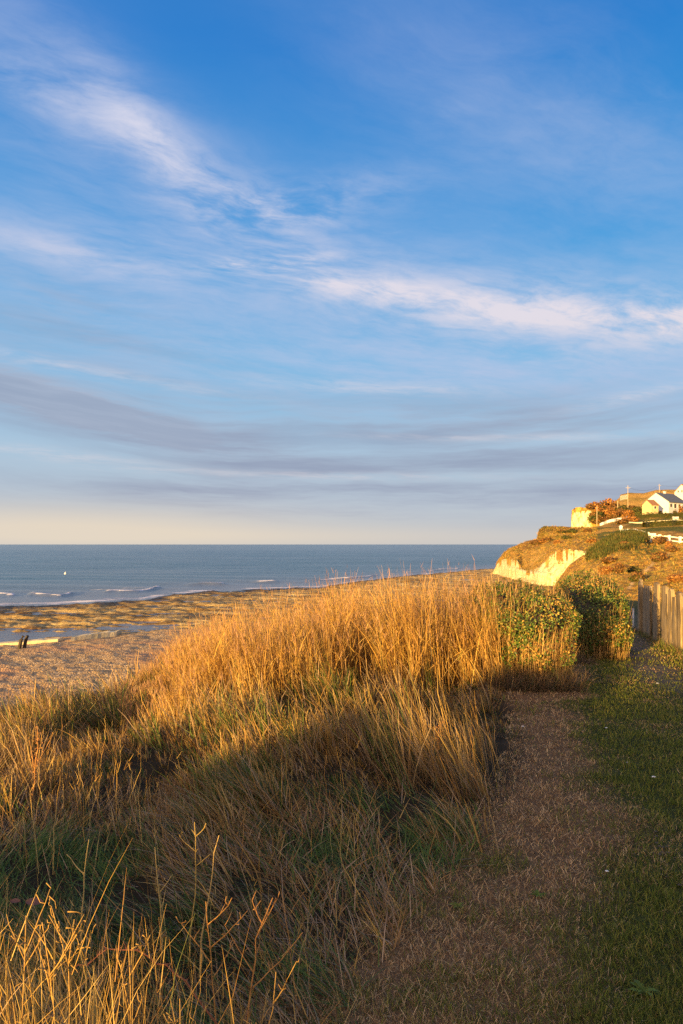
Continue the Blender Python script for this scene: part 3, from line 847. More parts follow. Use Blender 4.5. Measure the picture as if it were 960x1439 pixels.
def stalks():
    """stiff pale stubble stalks in the near left corner and scattered through the meadow"""
    n = 2300
    y = np.concatenate([rng.uniform(1.25, 2.4, 1100), 2.3 + 6.5 * rng.random(n - 1100)])
    f_ = np.concatenate([rng.uniform(-.58, -.12, 1100), rng.uniform(-.58, .05, n - 1100)])
    x = f_ * y
    cl = fbm(x * 2.6, y * 2.6, 101, 2)
    keep = (rng.random(n) < sm(cl, .40, .6) * np.where(y < 2.4, .7, .6) + np.where(y < 2.4, .30, .06)) & (x < XE(y) - .1)
    x, y = x[keep], y[keep]; n = len(x); z = G(x, y)
    near = sm(y, 2.8, 2.2)
    H = rng.uniform(.18, .40, n) * (1 - near) + near * (rng.uniform(.35, .80, n) * (1 - .35 * sm(x / y, -.3, -.12)))
    tipy = rng.uniform(1285, 1430, n) + 60 * sm(x / y, -.32, -.1)
    H = np.where(near > .5, np.clip(CAMZ - (tipy - 765) / F * y - z, .2, 1.05), H)
    W = rng.uniform(.0026, .0048, n) * (.60 + .12 * y)
    col = pick(n, [4, 3, 2, .6, .8, .1], .12)
    v, f, c_, tip = make_blades(np.stack([x, y, z - .01], -1), H, W, rng.uniform(0, 6.28, n), np.abs(rng.normal(.1, .12, n)), rng.normal(.05, .18, n), col, col, 6, .02)
    parts = [(v, f, c_)]
    for q in range(2):
        hh = rng.uniform(.5, .95, n)
        p = np.stack([x, y, z], -1) * (1 - hh[:, None]) + tip * hh[:, None]
        v, f, c_, _ = make_blades(p, H * rng.uniform(.1, .28, n), W * .7, rng.uniform(0, 6.28, n), rng.uniform(.3, .8, n), rng.normal(.1, .3, n), col, col, 3)
        parts.append((v, f, c_))
    V_, F_, C_ = join(parts)
    o = mesh_obj('dry_stalks', V_, F_, M['dry_grass'], None, C_)
    tag(o, 'stiff straw-yellow dead stalks poking out of the meadow grass', 'grass', kind='stuff')
stalks()

def lawn():
    n = 330000
    y = 1.7 + 15.5 * rng.random(n) ** 1.9
    x = rng.uniform(-.18, .62, n) * y
    e = XE(y) + (fbm(x * 2.5, y * 2.5, 91, 3) - .5) * .35
    ro, gr, tk = ground_color(x, y)
    keep = (x > e - .08) & (rng.random(n) > tk * .9) & (y - np.interp(x, EDGE_X, EDGE_Y) < -.5)
    x, y, gr = x[keep], y[keep], gr[keep]
    n = len(x); z = G(x, y)
    thin = fbm(x * 1.2, y * 1.2, 113, 4)
    isg = rng.random(n) < gr * (.34 + .56 * sm(thin, .40, .58)) + .04 + .28 * sm(fbm(x * 2.3, y * 2.3, 114, 3), .54, .66)
    dead = np.array([(.54, .35, .165), (.40, .235, .105), (.66, .47, .25), (.22, .13, .065)])[rng.integers(0, 4, n)]
    green = np.array([(.13, .165, .024), (.17, .19, .03), (.25, .22, .05), (.085, .11, .018)])[rng.integers(0, 4, n)]
    c1 = np.where(isg[:, None], green, dead) * (1 + rng.normal(0, .15, (n, 1))).clip(.5, 1.5)
    tuft = fbm(x * 5, y * 5, 111, 2)
    H = (.014 + .036 * rng.random(n)) * (.6 + .9 * tuft) * np.where(isg, 1.1, .9)
    W = (.0010 + .00070 * y) * rng.uniform(.6, 1.4, n)
    lean = np.where(isg, rng.uniform(.1, .9, n), rng.uniform(.4, 1.35, n))
    v, f, c_, _ = make_blades(np.stack([x, y, z - .003], -1), H, W, rng.uniform(0, 6.28, n), lean, rng.uniform(-.2, .9, n), c1 * .85, c1 * 1.3, 3)
    o = mesh_obj('lawn_grass', v, f, M['lawn'], None, c_)
    tag(o, 'short mown grass, dead brown beside the meadow and green beyond', 'grass', kind='stuff')
lawn()

# ------------------------------------------------------------------ leaves
def leaf_cards(Pn, Nn, size, col, aspect=1.7, fold=.25):
    n = len(Pn)
    d = rng.normal(0, 1, (n, 3)); d[:, 2] += .2
    nn = Nn + rng.normal(0, .65, (n, 3)); nn /= np.linalg.norm(nn, axis=1)[:, None] + 1e-9
    a = np.cross(nn, d); a /= np.linalg.norm(a, axis=1)[:, None] + 1e-9
    b = np.cross(nn, a)
    L = (size * .5)[:, None]; Wd = L / aspect
    p0, p2 = Pn - a * L, Pn + a * L
    up = nn * Wd * fold
    p1, p3 = Pn + b * Wd + up - a * L * .1, Pn - b * Wd + up - a * L * .1
    V_ = np.stack([p0, p1, p2, p3], 1).reshape(-1, 3)
    Fc = np.arange(n * 4).reshape(-1, 4)
    # split along the mid-rib so the leaf is creased
    F3 = np.concatenate([Fc[:, [0, 1, 2]], Fc[:, [0, 2, 3]]])
    return V_, F3, np.repeat(col, 4, 0)
def shell_points(n, half, p=3.2, depth=.22, seed=0, base=-1.0, lump=.16):
    d = rng.normal(0, 1, (n, 3)); d /= np.linalg.norm(d, axis=1)[:, None]
    r = (np.abs(d) ** p).sum(1) ** (-1 / p)
    th = np.arctan2(d[:, 1], d[:, 0])
    r = r * (1 + lump * (fbm(th * 2.2 + 7, d[:, 2] * 3.5, seed, 3) - .5) * 2)
    k = 1 - depth * rng.random(n) ** 1.5
    pts = d * (r * k)[:, None]
    ok = pts[:, 2] > base
    nn = np.sign(d) * np.abs(d) ** (p - 1); nn /= np.linalg.norm(nn, axis=1)[:, None]
    return (pts * np.array(half))[ok], nn[ok], k[ok]
def core_mesh(half, p, scale, seed, lump=.16, base=-1.0):
    th = np.linspace(0, 2 * math.pi, 33); ph = np.linspace(-math.pi / 2, math.pi / 2, 17)
    TH, PH = np.meshgrid(th, ph)
    d = np.stack([np.cos(PH) * np.cos(TH), np.cos(PH) * np.sin(TH), np.sin(PH)], -1)
    r = (np.abs(d) ** p).sum(-1) ** (-1 / p) * scale
    r = r * (1 + lump * (fbm(np.arctan2(d[..., 1], d[..., 0]) * 2.2 + 7, d[..., 2] * 3.5, seed, 3) - .5) * 2)
    pt = d * r[..., None]
    pt[..., 2] = np.maximum(pt[..., 2], base)
    V_ = (pt * np.array(half)).reshape(-1, 3)
    q = grid_faces(*TH.shape)
    return V_, np.concatenate([q[:, [0, 1, 2]], q[:, [0, 2, 3]]])

def hedge(name, centre, half, nleaf, size, cols_, probs, label, seed, p=3.2, gap=None, twigs=160, lean_in=0.0, twig_col=(.42, .25, .09)):
    root = empty(name, (centre[0], centre[1], centre[2]))
    tag(root, label, 'hedge')
    Pn, Nn, k = shell_points(nleaf, half, p, .30, seed, lump=.24)
    hole = fbm(Pn[:, 0] * 4.5 + Pn[:, 1] * 2.5, Pn[:, 2] * 5, seed + 9, 3)
    kp = (hole > .40) | (rng.random(len(Pn)) < .22)
    Pn, Nn, k = Pn[kp], Nn[kp], k[kp]
    if gap:
        keep = np.ones(len(Pn), bool)
        for gx0, gw, zt in gap:
            keep &= ~((np.abs(Pn[:, 0] - gx0 - .05 * np.sin(Pn[:, 2] * 6)) < gw) & (Pn[:, 1] < -.2 * half[1]) & (Pn[:, 2] < zt) & (rng.random(len(Pn)) < .88))
        Pn, Nn, k = Pn[keep], Nn[keep], k[keep]
    Pn[:, 2] += half[2]
    n = len(Pn)
    ci = rng.choice(len(cols_), n, p=np.array(probs) / sum(probs))
    cl = fbm(Pn[:, 0] * 3 + seed, Pn[:, 2] * 3 + Pn[:, 1], seed + 3, 3)
    alt = rng.random(n) < sm(cl, .54, .68) * .40
    ci = np.where(alt, len(cols_) - 1, ci)
    col = np.array(cols_)[ci] * (1 + rng.normal(0, .2, (n, 1))).clip(.5, 1.7)
    a = leaf_cards(Pn, Nn, size * rng.uniform(.5, 1.45, n), col)
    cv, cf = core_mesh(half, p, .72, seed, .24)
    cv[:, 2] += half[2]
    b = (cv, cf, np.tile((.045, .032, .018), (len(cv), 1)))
    V_, F_, C_ = join([a, b])
    mesh_obj('foliage', V_, F_, M['leaf'], root, C_)
    # bare shoots standing out of the face and the top
    mb = []
    m = twigs
    th = rng.uniform(math.pi * 1.02, math.pi * 1.98, m)
    rr = rng.uniform(.78, 1.0, m)
    bx = np.cos(th) * half[0] * rr; by = np.sin(th) * half[1] * rr
    bz = rng.uniform(.0, .9, m) ** 1.4 * half[2]
    up = np.zeros(m)
    tcol = np.array(twig_col) * (1 + rng.normal(0, .25, (m, 1))).clip(.4, 1.6)
    v, f, c_, _ = make_blades(np.stack([bx, by, bz], -1), rng.uniform(.25, .75, m) * half[2], np.full(m, .007), th + rng.normal(0, .8, m), rng.uniform(.0, .35, m), rng.normal(0, .25, m), tcol, tcol, 4, .02)
    f3 = np.concatenate([f[:, [0, 1, 2]], f[:, [0, 2, 3]]])
    t2 = (v, f3, c_)
    m = twigs // 2
    q, nn, _ = shell_points(m * 4, half, p, .05, seed)
    q = q[q[:, 2] > half[2] * .55][:m]; q[:, 2] += half[2] - .04
    m = len(q)
    tcol = np.array(twig_col) * .8 * (1 + rng.normal(0, .25, (m, 1))).clip(.4, 1.6)
    v, f, c_, _ = make_blades(q, rng.uniform(.05, .2, m), np.full(m, .007), rng.uniform(0, 6.28, m), rng.uniform(0, .4, m), rng.normal(0, .3, m), tcol, tcol, 3)
    f3 = np.concatenate([f[:, [0, 1, 2]], f[:, [0, 2, 3]]])
    V_, F_, C_ = join([t2, (v, f3, c_)])
    tag(mesh_obj('shoots', V_, F_, M['leaf'], root, C_), kind='stuff')
    return root
HL = [(.075, .13, .018), (.13, .17, .025), (.04, .075, .014), (.28, .24, .04), (.44, .25, .06)]
x0, x1 = (666 - 480) / F * 9.5, (823 - 480) / F * 9.5
hedge('hedge', ((x0 + x1) / 2, 10.25, G(2.7, 10) - .12), ((x1 - x0) / 2, .95, .76), 40000, .034, HL, [4.5, 4.2, 2.6, 2.4, 1.0],
      'green and straw clipped hedge beside the tall grass, sunlit face', 31, 2.9, [(.42, .055, .45), (-.15, .05, -.1)], 1300)
hedge('hedge', ((835 - 480) / F * 12.5, 12.65, G(4.7, 12.6) - .10), (.60, .95, .80), 30000, .036, HL, [4, 2.6, 4.5, 1.2, .6],  # leaf mix shifted dark, painting in shade so fewer leaves look lit
      'darker rounded hedge behind, half shaded, beside the narrow path', 37, 2.5, None, 600)

# brushwood skirt at the hedge foot
def brush(name, x0, x1, y0, y1, n, hmin, hmax, cols_, label, lean=(.2, 1.2), w=.006):
    x = rng.uniform(x0, x1, n); y = rng.uniform(y0, y1, n)
    z = G(x, y)
    col = np.array(cols_)[rng.integers(0, len(cols_), n)] * (1 + rng.normal(0, .2, (n, 1))).clip(.5, 1.5)
    v, f, c_, _ = make_blades(np.stack([x, y, z - .01], -1), rng.uniform(hmin, hmax, n), w * rng.uniform(.6, 1.4, n), rng.uniform(0, 6.28, n), rng.uniform(*lean, n), rng.uniform(-.3, 1, n), col, col, 4, .05)
    return v, f, c_
BR = [(.14, .085, .045), (.20, .12, .06), (.09, .06, .035), (.26, .17, .09), (.07, .08, .025)]
def fence_weeds():
    n = 1500
    y = rng.uniform(9.6, 17.6, n)
    x = np.interp(y, [9.2, 17.2], [5.55, 7.52]) - np.abs(rng.normal(0, .11, n)) - .02
    col = np.array([(.11, .15, .03), (.30, .19, .09), (.16, .18, .04), (.20, .12, .06)])[rng.integers(0, 4, n)] * (1 + rng.normal(0, .2, (n, 1))).clip(.5, 1.5)
    v, f, c_, _ = make_blades(np.stack([x, y, G(x, y) - .01], -1), rng.uniform(.05, .20, n), np.full(n, .009), rng.uniform(0, 6.28, n), rng.uniform(.1, .9, n), rng.uniform(0, .9, n), col * .7, col, 4, .03)
    return v, f, c_
V_, F_, C_ = join([fence_weeds(), brush('', 1.9, 3.2, 8.9, 9.9, 4600, .12, .42, BR, ''), brush('', 3.5, 4.25, 11.4, 12.0, 1200, .06, .22, BR, ''),
                   brush('', -5.6, -2.2, 8.0, 10.2, 4500, .1, .38, BR, '', (.05, .8)), brush('', -9, -5, 7.4, 10.2, 3500, .1, .38, BR, '', (.05, .8))])
o = mesh_obj('brushwood', V_, F_, M['dry_grass'], None, C_)
tag(o, 'tangled brown brushwood around the hedge foot and bank rim', 'brushwood', kind='stuff')

# ------------------------------------------------------------------ weathered timber fence beside the path
def timber_fence():
    A, B = np.array([7.52, 17.2]), np.array([5.55, 9.2])
    L = np.linalg.norm(B - A); d = (B - A) / L
    rz = math.atan2(d[1], d[0])
    root = empty('timber_fence', (A[0], A[1], G(A[0], A[1])), rz)
    tag(root, 'weathered grey timber fence of uneven planks beside the path', 'fence')
    gA = float(G(A[0], A[1]))
    s = 0.0; i = 0
    tall = [1.30, 1.24, 1.16, 1.12, 1.20, 1.10, 1.30, 1.24, 1.06, 1.18, 1.02, 1.12, 1.05]
    while s < L:
        w = [.20, .24, .30, .38, .42, .34, .46, .40][i % 8] * (1 if i < 8 else rng.uniform(.9, 1.1))
        h = tall[i] if i < len(tall) else 1.08 + rng.uniform(-.09, .10)
        p = A + d * (s + w / 2)
        g0 = float(G(p[0], p[1])) - gA
        m = MB()
        nz = 7; tk = .055 + .02 * rng.random(); off = rng.uniform(-.06, .06)
        tl = rng.uniform(-.05, .05); ax = rng.normal(0, .012, nz + 1)
        V_, Fc = [], []
        for kz in range(nz + 1):
            u = kz / nz
            ww = w / 2 * (1 - (.35 if kz == nz else .12 * (kz == nz - 1)) + rng.normal(0, .025))
            zz = g0 - .08 + (h + .08) * (u if kz < nz else .995) - (.0 if kz < nz else -.01)
            if kz == nz - 1: zz = g0 + h - .05
            cx = s + w / 2 + tl * u + ax[kz] * .4
            for sx, sy in ((-1, -1), (1, -1), (1, 1), (-1, 1)):
                V_.append((cx + sx * ww, off + sy * tk / 2 + rng.normal(0, .004), zz + (rng.normal(0, .018) if kz == nz else 0)))
        for kz in range(nz):
            for j in range(4):
                a, b = kz * 4 + j, kz * 4 + (j + 1) % 4
                Fc.append((a, b, b + 4, a + 4))
        Fc.append((0, 3, 2, 1)); Fc.append(tuple(nz * 4 + j for j in range(4)))
        m.add(V_, Fc)
        m.build('plank', M['wood'], root)
        s += w + rng.uniform(.01, .09)
        i += 1
    for zz in (.35, .92):
        m = MB()
        n = 9
        for q in range(n):
            s0, s1 = 2.3 + (L - 2.3) * q / n, 2.3 + (L - 2.3) * (q + 1) / n
            p = A + d * (s0 + s1) / 2
            g0 = float(G(p[0], p[1])) - gA
            m.box(s0, s1 - .003, .075, .12, g0 + zz, g0 + zz + .1)
        m.build('rail', M['wood'], root)
timber_fence()

# slim marker post at the path's end
p = at(890, 881, 17.9); gz = float(G(p[0], p[1]))
mk = empty('marker_post', (p[0], p[1], gz))
tag(mk, 'slim pale grey marker post at the far end of the path', 'post')
h = CAMZ + (765 - 855) / F * 17.9 - gz
MB().tube([(0, 0, -.1), (0, 0, h - .04)], .022, 8).build('shaft', M['grey_post'], mk, True)
MB().tube([(0, 0, h - .04), (0, 0, h - .005), (0, 0, h)], [.026, .026, .012], 8).build('cap', M['grey_post'], mk)

# ------------------------------------------------------------------ individual dead weeds
def weed(name, base, height, bend, branches, label, cat='weed', col=(.48, .31, .12), r=.0042, head=None, group=None, lean=0.0):
    bz = float(G(base[0], base[1]))
    root = empty(name, (base[0], base[1], bz))
    tag(root, label, cat, group)
    n = 9
    t = np.linspace(0, 1, n)
    wob = np.cumsum(rng.normal(0, .012, (n, 2)), 0) * height
    pts = np.stack([bend[0] * t ** 1.6 + wob[:, 0], bend[1] * t ** 1.6 + wob[:, 1], height * t - .01], -1)
    MB().tube(pts, r * (1 - .6 * t), 5, col).build('stem', M['stem'], root, True)
    for (u, ang, L, el, subs) in branches:
        i = u * (n - 1); i0 = min(int(i), n - 2)
        p = pts[i0] * (1 - (i - i0)) + pts[i0 + 1] * (i - i0)
        q = np.linspace(0, 1, 6)
        dx, dy = math.cos(ang), math.sin(ang)
        bp = np.stack([p[0] + dx * L * math.cos(el) * q, p[1] + dy * L * math.cos(el) * q, p[2] + L * math.sin(el) * q + .15 * L * q * q], -1)
        bp[1:] += np.cumsum(rng.normal(0, .012 * L, (5, 3)), 0)
        mb = MB().tube(bp, r * .62 * (1 - .5 * q), 4, col)
        for sI in range(subs):
            k = rng.integers(2, 6)
            e = bp[k] + np.array([rng.normal(0, .016), rng.normal(0, .016), rng.uniform(.008, .03)])
            mb.tube([bp[k], (bp[k] + e) / 2 + rng.normal(0, .004, 3), e], [r * .4, r * .35, r * .5], 4, col)
        mb.build('branch', M['stem'], root, True)
    m = 12
    k = rng.uniform(.15, .95, m)
    cc = np.stack([np.interp(k, t, pts[:, 0]), np.interp(k, t, pts[:, 1]), np.interp(k, t, pts[:, 2])], -1)
    lc = np.tile(np.array(col) * .8, (m, 1)) * (1 + rng.normal(0, .2, (m, 1)))
    v, f, c_, _ = make_blades(cc, rng.uniform(.02, .06, m), np.full(m, .006), rng.uniform(0, 6.28, m), rng.uniform(.3, 1.6, m), rng.uniform(.5, 2.2, m), lc, lc * .8, 4, .05)
    tag(mesh_obj('withered_leaves', v, f, M['dry_grass'], root, c_), kind='stuff')
    if head:
        hc, hn, hs, z0 = head
        k = rng.uniform(z0, 1, hn)
        cc = np.stack([np.interp(k, t, pts[:, 0]), np.interp(k, t, pts[:, 1]), np.interp(k, t, pts[:, 2])], -1) + rng.normal(0, hs, (hn, 3))
        v, f, c_ = leaf_cards(cc, rng.normal(0, 1, (hn, 3)), np.full(hn, .014), np.tile(hc, (hn, 1)) * (1 + rng.normal(0, .2, (hn, 1))))
        tag(mesh_obj('seed_head', v, f, M['dry_grass'], root, c_), kind='stuff')
    return root
def wb(px, py, h):
    """ground spot whose stem of height h tops out in that direction"""
    D = (CAMZ - h) / ((py - 765) / F)
    return ((px - 480) / F * D, D)
X_ = rng.uniform
weed('dead_weed', wb(352, 1248, .55), .55, (.10, 0), [(.45, .3, .2, .6, 4), (.55, 2.7, .16, .7, 3), (.75, .6, .12, .8, 4), (.85, 2.4, .07, .7, 3)],
     'branching dead weed with an orange twig angled right, lower middle', r=.0042, col=(.46, .22, .07))
weed('dead_weed', wb(298, 1250, .54), .54, (-.02, 0), [(.6, 2.6, .16, .5, 4), (.7, .3, .15, .55, 4), (.5, .9, .12, .6, 2), (.85, .2, .08, .6, 3)],
     'forked dead weed just beside the orange angled twig', r=.0038, col=(.46, .23, .07))
weed('dead_weed', wb(259, 1130, .62), .62, (.0, 0), [(.8, 2.9, .08, .5, 2), (.7, .2, .07, .5, 2), (.9, .4, .05, .6, 1)],
     'upright dry stalk with flaking bits standing alone above the dark grass', r=.0042, col=(.42, .28, .085))
weed('dead_weed', wb(276, 1152, .58), .58, (.05, 0), [], 'thin bent dry stalk leaning beside the flaking one', r=.0045, col=(.48, .32, .12))
weed('dead_weed', wb(120, 1165, .55), .55, (.03, 0), [(.75, 2.6, .1, .4, 1)], 'tall curved dead stalk over the green patch', r=.0045, col=(.50, .35, .13))
weed('dead_weed', wb(234, 1170, .48), .48, (-.06, .0), [(.6, .4, .08, .8, 1)], 'leaning dead stalk left of the flaking stalk', r=.0045, col=(.48, .33, .12))
weed('dock_plant', wb(42, 985, .62), .62, (.02, 0), [(.55, .6, .2, 1.0, 3), (.5, 2.4, .18, 1.1, 3)], 'rust-orange dock seed stalk in the shaded left meadow', 'dock plant', (.40, .2, .07), .006, ((.42, .19, .06), 160, .018, .3))
weed('dock_plant', wb(607, 990, .50), .42, (.02, 0), [(.6, .4, .1, .6, 2)], 'small rust-coloured dock among the pale fringe stalks', 'dock plant', (.40, .2, .07), .004, ((.50, .23, .06), 150, .026, .62))
for (px, py, h, lab) in [(22, 1310, .88, 'golden forked dead weed in the bottom left corner'), (50, 1300, .84, 'golden dead weed with two raised prongs, bottom left'),
                         (84, 1290, .86, 'dead weed with a long slanting side twig, bottom left'), (190, 1320, .78, 'straight golden dead weed standing among lower left stubble'),
                         (318, 1345, .72, 'bushy dead weed low in front, right of the stubble'), (300, 1372, .74, 'low twiggy dead weed at the bottom edge')]:
    br = [(X_(.6, .95), X_(-.5, .9) if q % 2 else X_(2.2, 3.6), X_(.05, .13), X_(.8, 1.3), 3) for q in range(5)]
    weed('dead_weed', wb(px, py, h), h, (X_(-.04, .06), 0), br, lab, r=.0029, col=(.36, .215, .07))
# arching bramble cane
b0 = wb(275, 1385, .30); b1 = wb(95, 1345, .40)
root = empty('bramble_cane', (b0[0], b0[1], float(G(*b0))))
tag(root, 'reddish arching bramble cane low in the left foreground', 'bramble')
t = np.linspace(0, 1, 14)
pts = np.stack([(b1[0] - b0[0]) * t, (b1[1] - b0[1]) * t, .30 + .16 * np.sin(t * 2.6) - .02 * t], -1)
pts[:, 2] += rng.normal(0, .006, 14)
pts = np.vstack([[(.12, .05, -.02)], [(.07, .03, .17)], pts])
mb = MB().tube(pts, np.linspace(.0034, .0014, len(pts)), 6, (.34, .12, .06))
for i in range(3, len(pts) - 1):
    for q in range(2):
        e = pts[i] + np.array([rng.normal(0, .012), rng.normal(0, .012), rng.uniform(.004, .02)])
        mb.tube([pts[i], e], [.002, .0005], 3, (.40, .15, .07))
mb.build('cane', M['stem'], root)

# bits lying on the turf
def lump(name, px, py, size, col, label, cat, group, lift=0.3):
    D = 1.7 / ((py - 765) / F)
    for _ in range(4):
        D = (CAMZ - float(G((px - 480) / F * D, D))) / ((py - 765) / F)
    x = (px - 480) / F * D
    th = np.linspace(0, 2 * math.pi, 8)[:-1]
    V_ = [(0, 0, -.4)]
    for zz, rr in ((-.2, .8), (.15, 1.0), (.5, .65)):
        V_ += [(math.cos(a) * rr * rng.uniform(.8, 1.15), math.sin(a) * rr * rng.uniform(.75, 1.1), zz * rng.uniform(.8, 1.2)) for a in th]
    V_.append((0, 0, .62))
    Fc = [(0, 1 + (j + 1) % 7, 1 + j) for j in range(7)]
    for r_ in range(2):
        Fc += [(1 + r_ * 7 + j, 1 + r_ * 7 + (j + 1) % 7, 8 + r_ * 7 + (j + 1) % 7, 8 + r_ * 7 + j) for j in range(7)]
    Fc += [(15 + j, 15 + (j + 1) % 7, 22) for j in range(7)]
    o = mesh_obj(name, np.array(V_) * size * np.array([1, .8, .6]), Fc, M['pebble'], None, np.tile(col, (len(V_), 1)), True)
    o.location = (x, D, float(G(x, D)) + size * .25 + .012)
    return tag(o, label, cat, group)
M['pebble'] = mat_ground('pebble', 60, .2, .3, .003, .95)
for (px, py, s, lab) in [(919, 1095, .020, 'white pebble lying alone on the green lawn'), (882, 1074, .013, 'small pale pebble at the lawn and dry strip border'),
                         (852, 1025, .015, 'small pale pebble up the strip where lawn turns brown'), (924, 962, .022, 'pale stone beside the worn track at frame edge'),
                         (791, 966, .020, 'pale stone lying in front of the hedge'), (853, 1228, .012, 'tiny pale pebble where green crosses the dry strip'),
                         (735, 1023, .016, 'pale stone at the end of the fringe stalks')]:
    lump('pebble', px, py, s, (.72, .70, .66), lab, 'pebble', 'pale pebbles on the turf')
for i in range(20):
    py = rng.choice([1165, 1185, 1205, 1250]) + rng.normal(0, 9)
    px = np.interp(py, [1150, 1250], [905, 938]) + rng.normal(0, 10)
    lump('gravel_stone', px, py, rng.uniform(.006, .014), (.085, .075, .065), 'small grey stone in the bare gravel patch on the lawn', 'stone', 'stones in the bare gravel patch')
# leafy rosettes in the turf
def rosette(px, py, nl, L, col, label):
    D = 1.7 / ((py - 765) / F)
    for _ in range(4):
        D = (CAMZ - float(G((px - 480) / F * D, D))) / ((py - 765) / F)
    x = (px - 480) / F * D
    root = empty('rosette_plant', (x, D, float(G(x, D))))
    tag(root, label, 'plant')
    for i in range(nl):
        a = 6.283 * i / nl + rng.normal(0, .25); Li = L * rng.uniform(.6, 1.15); up = rng.uniform(.25, .8)
        V_ = []
        for u in np.linspace(0, 1, 7):
            wd = Li * .17 * math.sin(math.pi * min(1, u * .93 + .05)) ** .8 * (1 + .25 * math.sin(u * 21))
            r_ = Li * u; zz = .012 + Li * up * u * (1 - .75 * u)
            ca, sa = math.cos(a), math.sin(a)
            for sgn, dz in ((-1, .15), (0, -.05), (1, .15)):
                V_.append((ca * r_ - sa * wd * sgn, sa * r_ + ca * wd * sgn, zz + wd * dz))
        Fc = [(k * 3 + j, k * 3 + 3 + j, k * 3 + 4 + j, k * 3 + 1 + j) for k in range(6) for j in range(2)]
        cc = np.array(col) * rng.uniform(.7, 1.3)
        mesh_obj('leaf', V_, Fc, M['lawn'], root, np.tile(cc, (len(V_), 1)), True)
rosette(905, 1398, 11, .055, (.12, .17, .03), 'leafy weed rosette low in the lawn corner near the bottom edge')
rosette(757, 1262, 9, .045, (.16, .22, .03), 'bright green rosette where the green patch crosses the dry strip')
rosette(643, 1277, 7, .042, (.18, .21, .03), 'yellowish rosette at the meadow side of the dry strip')
rosette(418, 1366, 5, .06, (.30, .29, .05), 'pale yellow-green leaf cluster in the matted brown grass')
# fallen red leaves
for (px, py, sz, lab) in [(49, 1268, .075, 'large dull red fallen leaf in the left grass'), (22, 1267, .045, 'small red fallen leaf left of the larger one')]:
    D = 1.42 / ((py - 765) / F); x = (px - 480) / F * D
    V_ = []
    tt = np.linspace(0, 1, 7)
    for u in tt:
        wd = sz * .22 * math.sin(math.pi * min(1, u * .95 + .04)) ** .7
        V_ += [(sz * (u - .5), -wd, .004 + .003 * math.sin(3 * u)), (sz * (u - .5), 0, .003 * math.sin(3 * u)), (sz * (u - .5), wd, .004 + .003 * math.sin(3 * u))]
    Fc = [(i * 3 + j, i * 3 + 3 + j, i * 3 + 4 + j, i * 3 + 1 + j) for i in range(6) for j in range(2)]
    o = mesh_obj('fallen_leaf', V_, Fc, M['leaf'], None, np.tile((.17, .075, .055), (len(V_), 1)), True)
    o.location = (x, D, .28); o.rotation_euler = (R(30), 0, R(-6))
    tag(o, lab, 'leaf')

# ------------------------------------------------------------------ shore details
def timber(px, pyb, D, h, tilt, label):
    p = at(px, pyb, D)
    root = MB().tube([(0, 0, -.4), (tilt * .5, 0, h * .5), (tilt, 0, h)], [.15, .14, .12], 7).build('groyne_post', M['dark_timber'])
    root.location = p
    tag(root, label, 'post', 'old posts on the beach')
timber(27, 905, 57, .68, .34, 'leftmost of two dark leaning posts on the beach')
timber(34, 904.5, 57.5, .68, .30, 'right-hand one of two dark leaning posts on the beach')
def ledge(pxa, pya, pxb, pyb, D1_, D2_, label):
    a, b = at(pxa, pya, D1_), at(pxb, pyb, D2_)
    n = 14
    mb = MB()
    Vv, Fc = [], []
    for i in range(n + 1):
        u = i / n
        p = a * (1 - u) + b * u
        wob = rng.normal(0, .012)
        hh = .13 + rng.normal(0, .02)
        for dy, dz in ((-.55 + wob, -.5), (-.35 + wob, hh), (.7, hh + .03), (1.2, -.5)):
            Vv.append((p[0], p[1] + dy, p[2] + dz))
    for i in range(n):
        for j in range(4):
            Fc.append((i * 4 + j, i * 4 + (j + 1) % 4, i * 4 + 4 + (j + 1) % 4, i * 4 + 4 + j))
    Fc += [(0, 1, 2, 3), tuple(n * 4 + j for j in (3, 2, 1, 0))]
    o = mesh_obj('rock_ledge', Vv, Fc, M['ledge'])
    tag(o, label, 'rock ledge')
M['ledge'] = mat_flat('pale_ledge', (.62, .50, .30), .9, .25, .8, .1, bstr=.7, bdist=.2)
ledge(-60, 911, 84, 899, 58, 62, 'longer pale rock ledge behind the two dark posts')
ledge(102, 896.5, 166, 888.5, 62, 66, 'shorter pale rock ledge to the right on the beach')
bz = at(92, 806, 0)
Db = (CAMZ - SEA) / ((806.5 - 765) / F)
root = empty('buoy', ((92 - 480) / F * Db, Db, SEA))
tag(root, 'small white buoy floating out on the sea', 'buoy')
MB().tube([(0, 0, -.2), (0, 0, .05), (0, 0, .28), (0, 0, .42)], [.25, .36, .32, .14], 10).build('float', M['white_paint'], root, True)
MB().tube([(0, 0, .4), (0, 0, .7)], .04, 6).build('mast', M['white_paint'], root)

# ------------------------------------------------------------------ headland furniture
def bush_data(seed, cols_, n=420, leaf=.34):
    Pn, Nn, _ = shell_points(n, (1, 1, .8), 2.2, .4, seed, -.9, .3)
    Pn[:, 2] += .62
    n = len(Pn)
    col = np.array(cols_)[rng.integers(0, len(cols_), n)] * (1 + rng.normal(0, .25, (n, 1))).clip(.4, 1.7)
    a = leaf_cards(Pn, Nn, np.full(n, leaf) * rng.uniform(.5, 1.3, n), col)
    cv, cf = core_mesh((1, 1, .8), 2.2, .66, seed, .3, -.9); cv[:, 2] += .62
    return join([a, (cv, cf, np.tile(np.array(cols_).mean(0) * .5, (len(cv), 1)))])
BROWN = [(.17, .085, .03), (.26, .12, .035), (.11, .06, .025), (.08, .07, .02)]
GREEN = [(.055, .07, .018), (.085, .09, .022), (.04, .05, .014), (.14, .10, .03)]
ORNG = [(.36, .16, .04), (.28, .12, .03), (.22, .11, .035)]
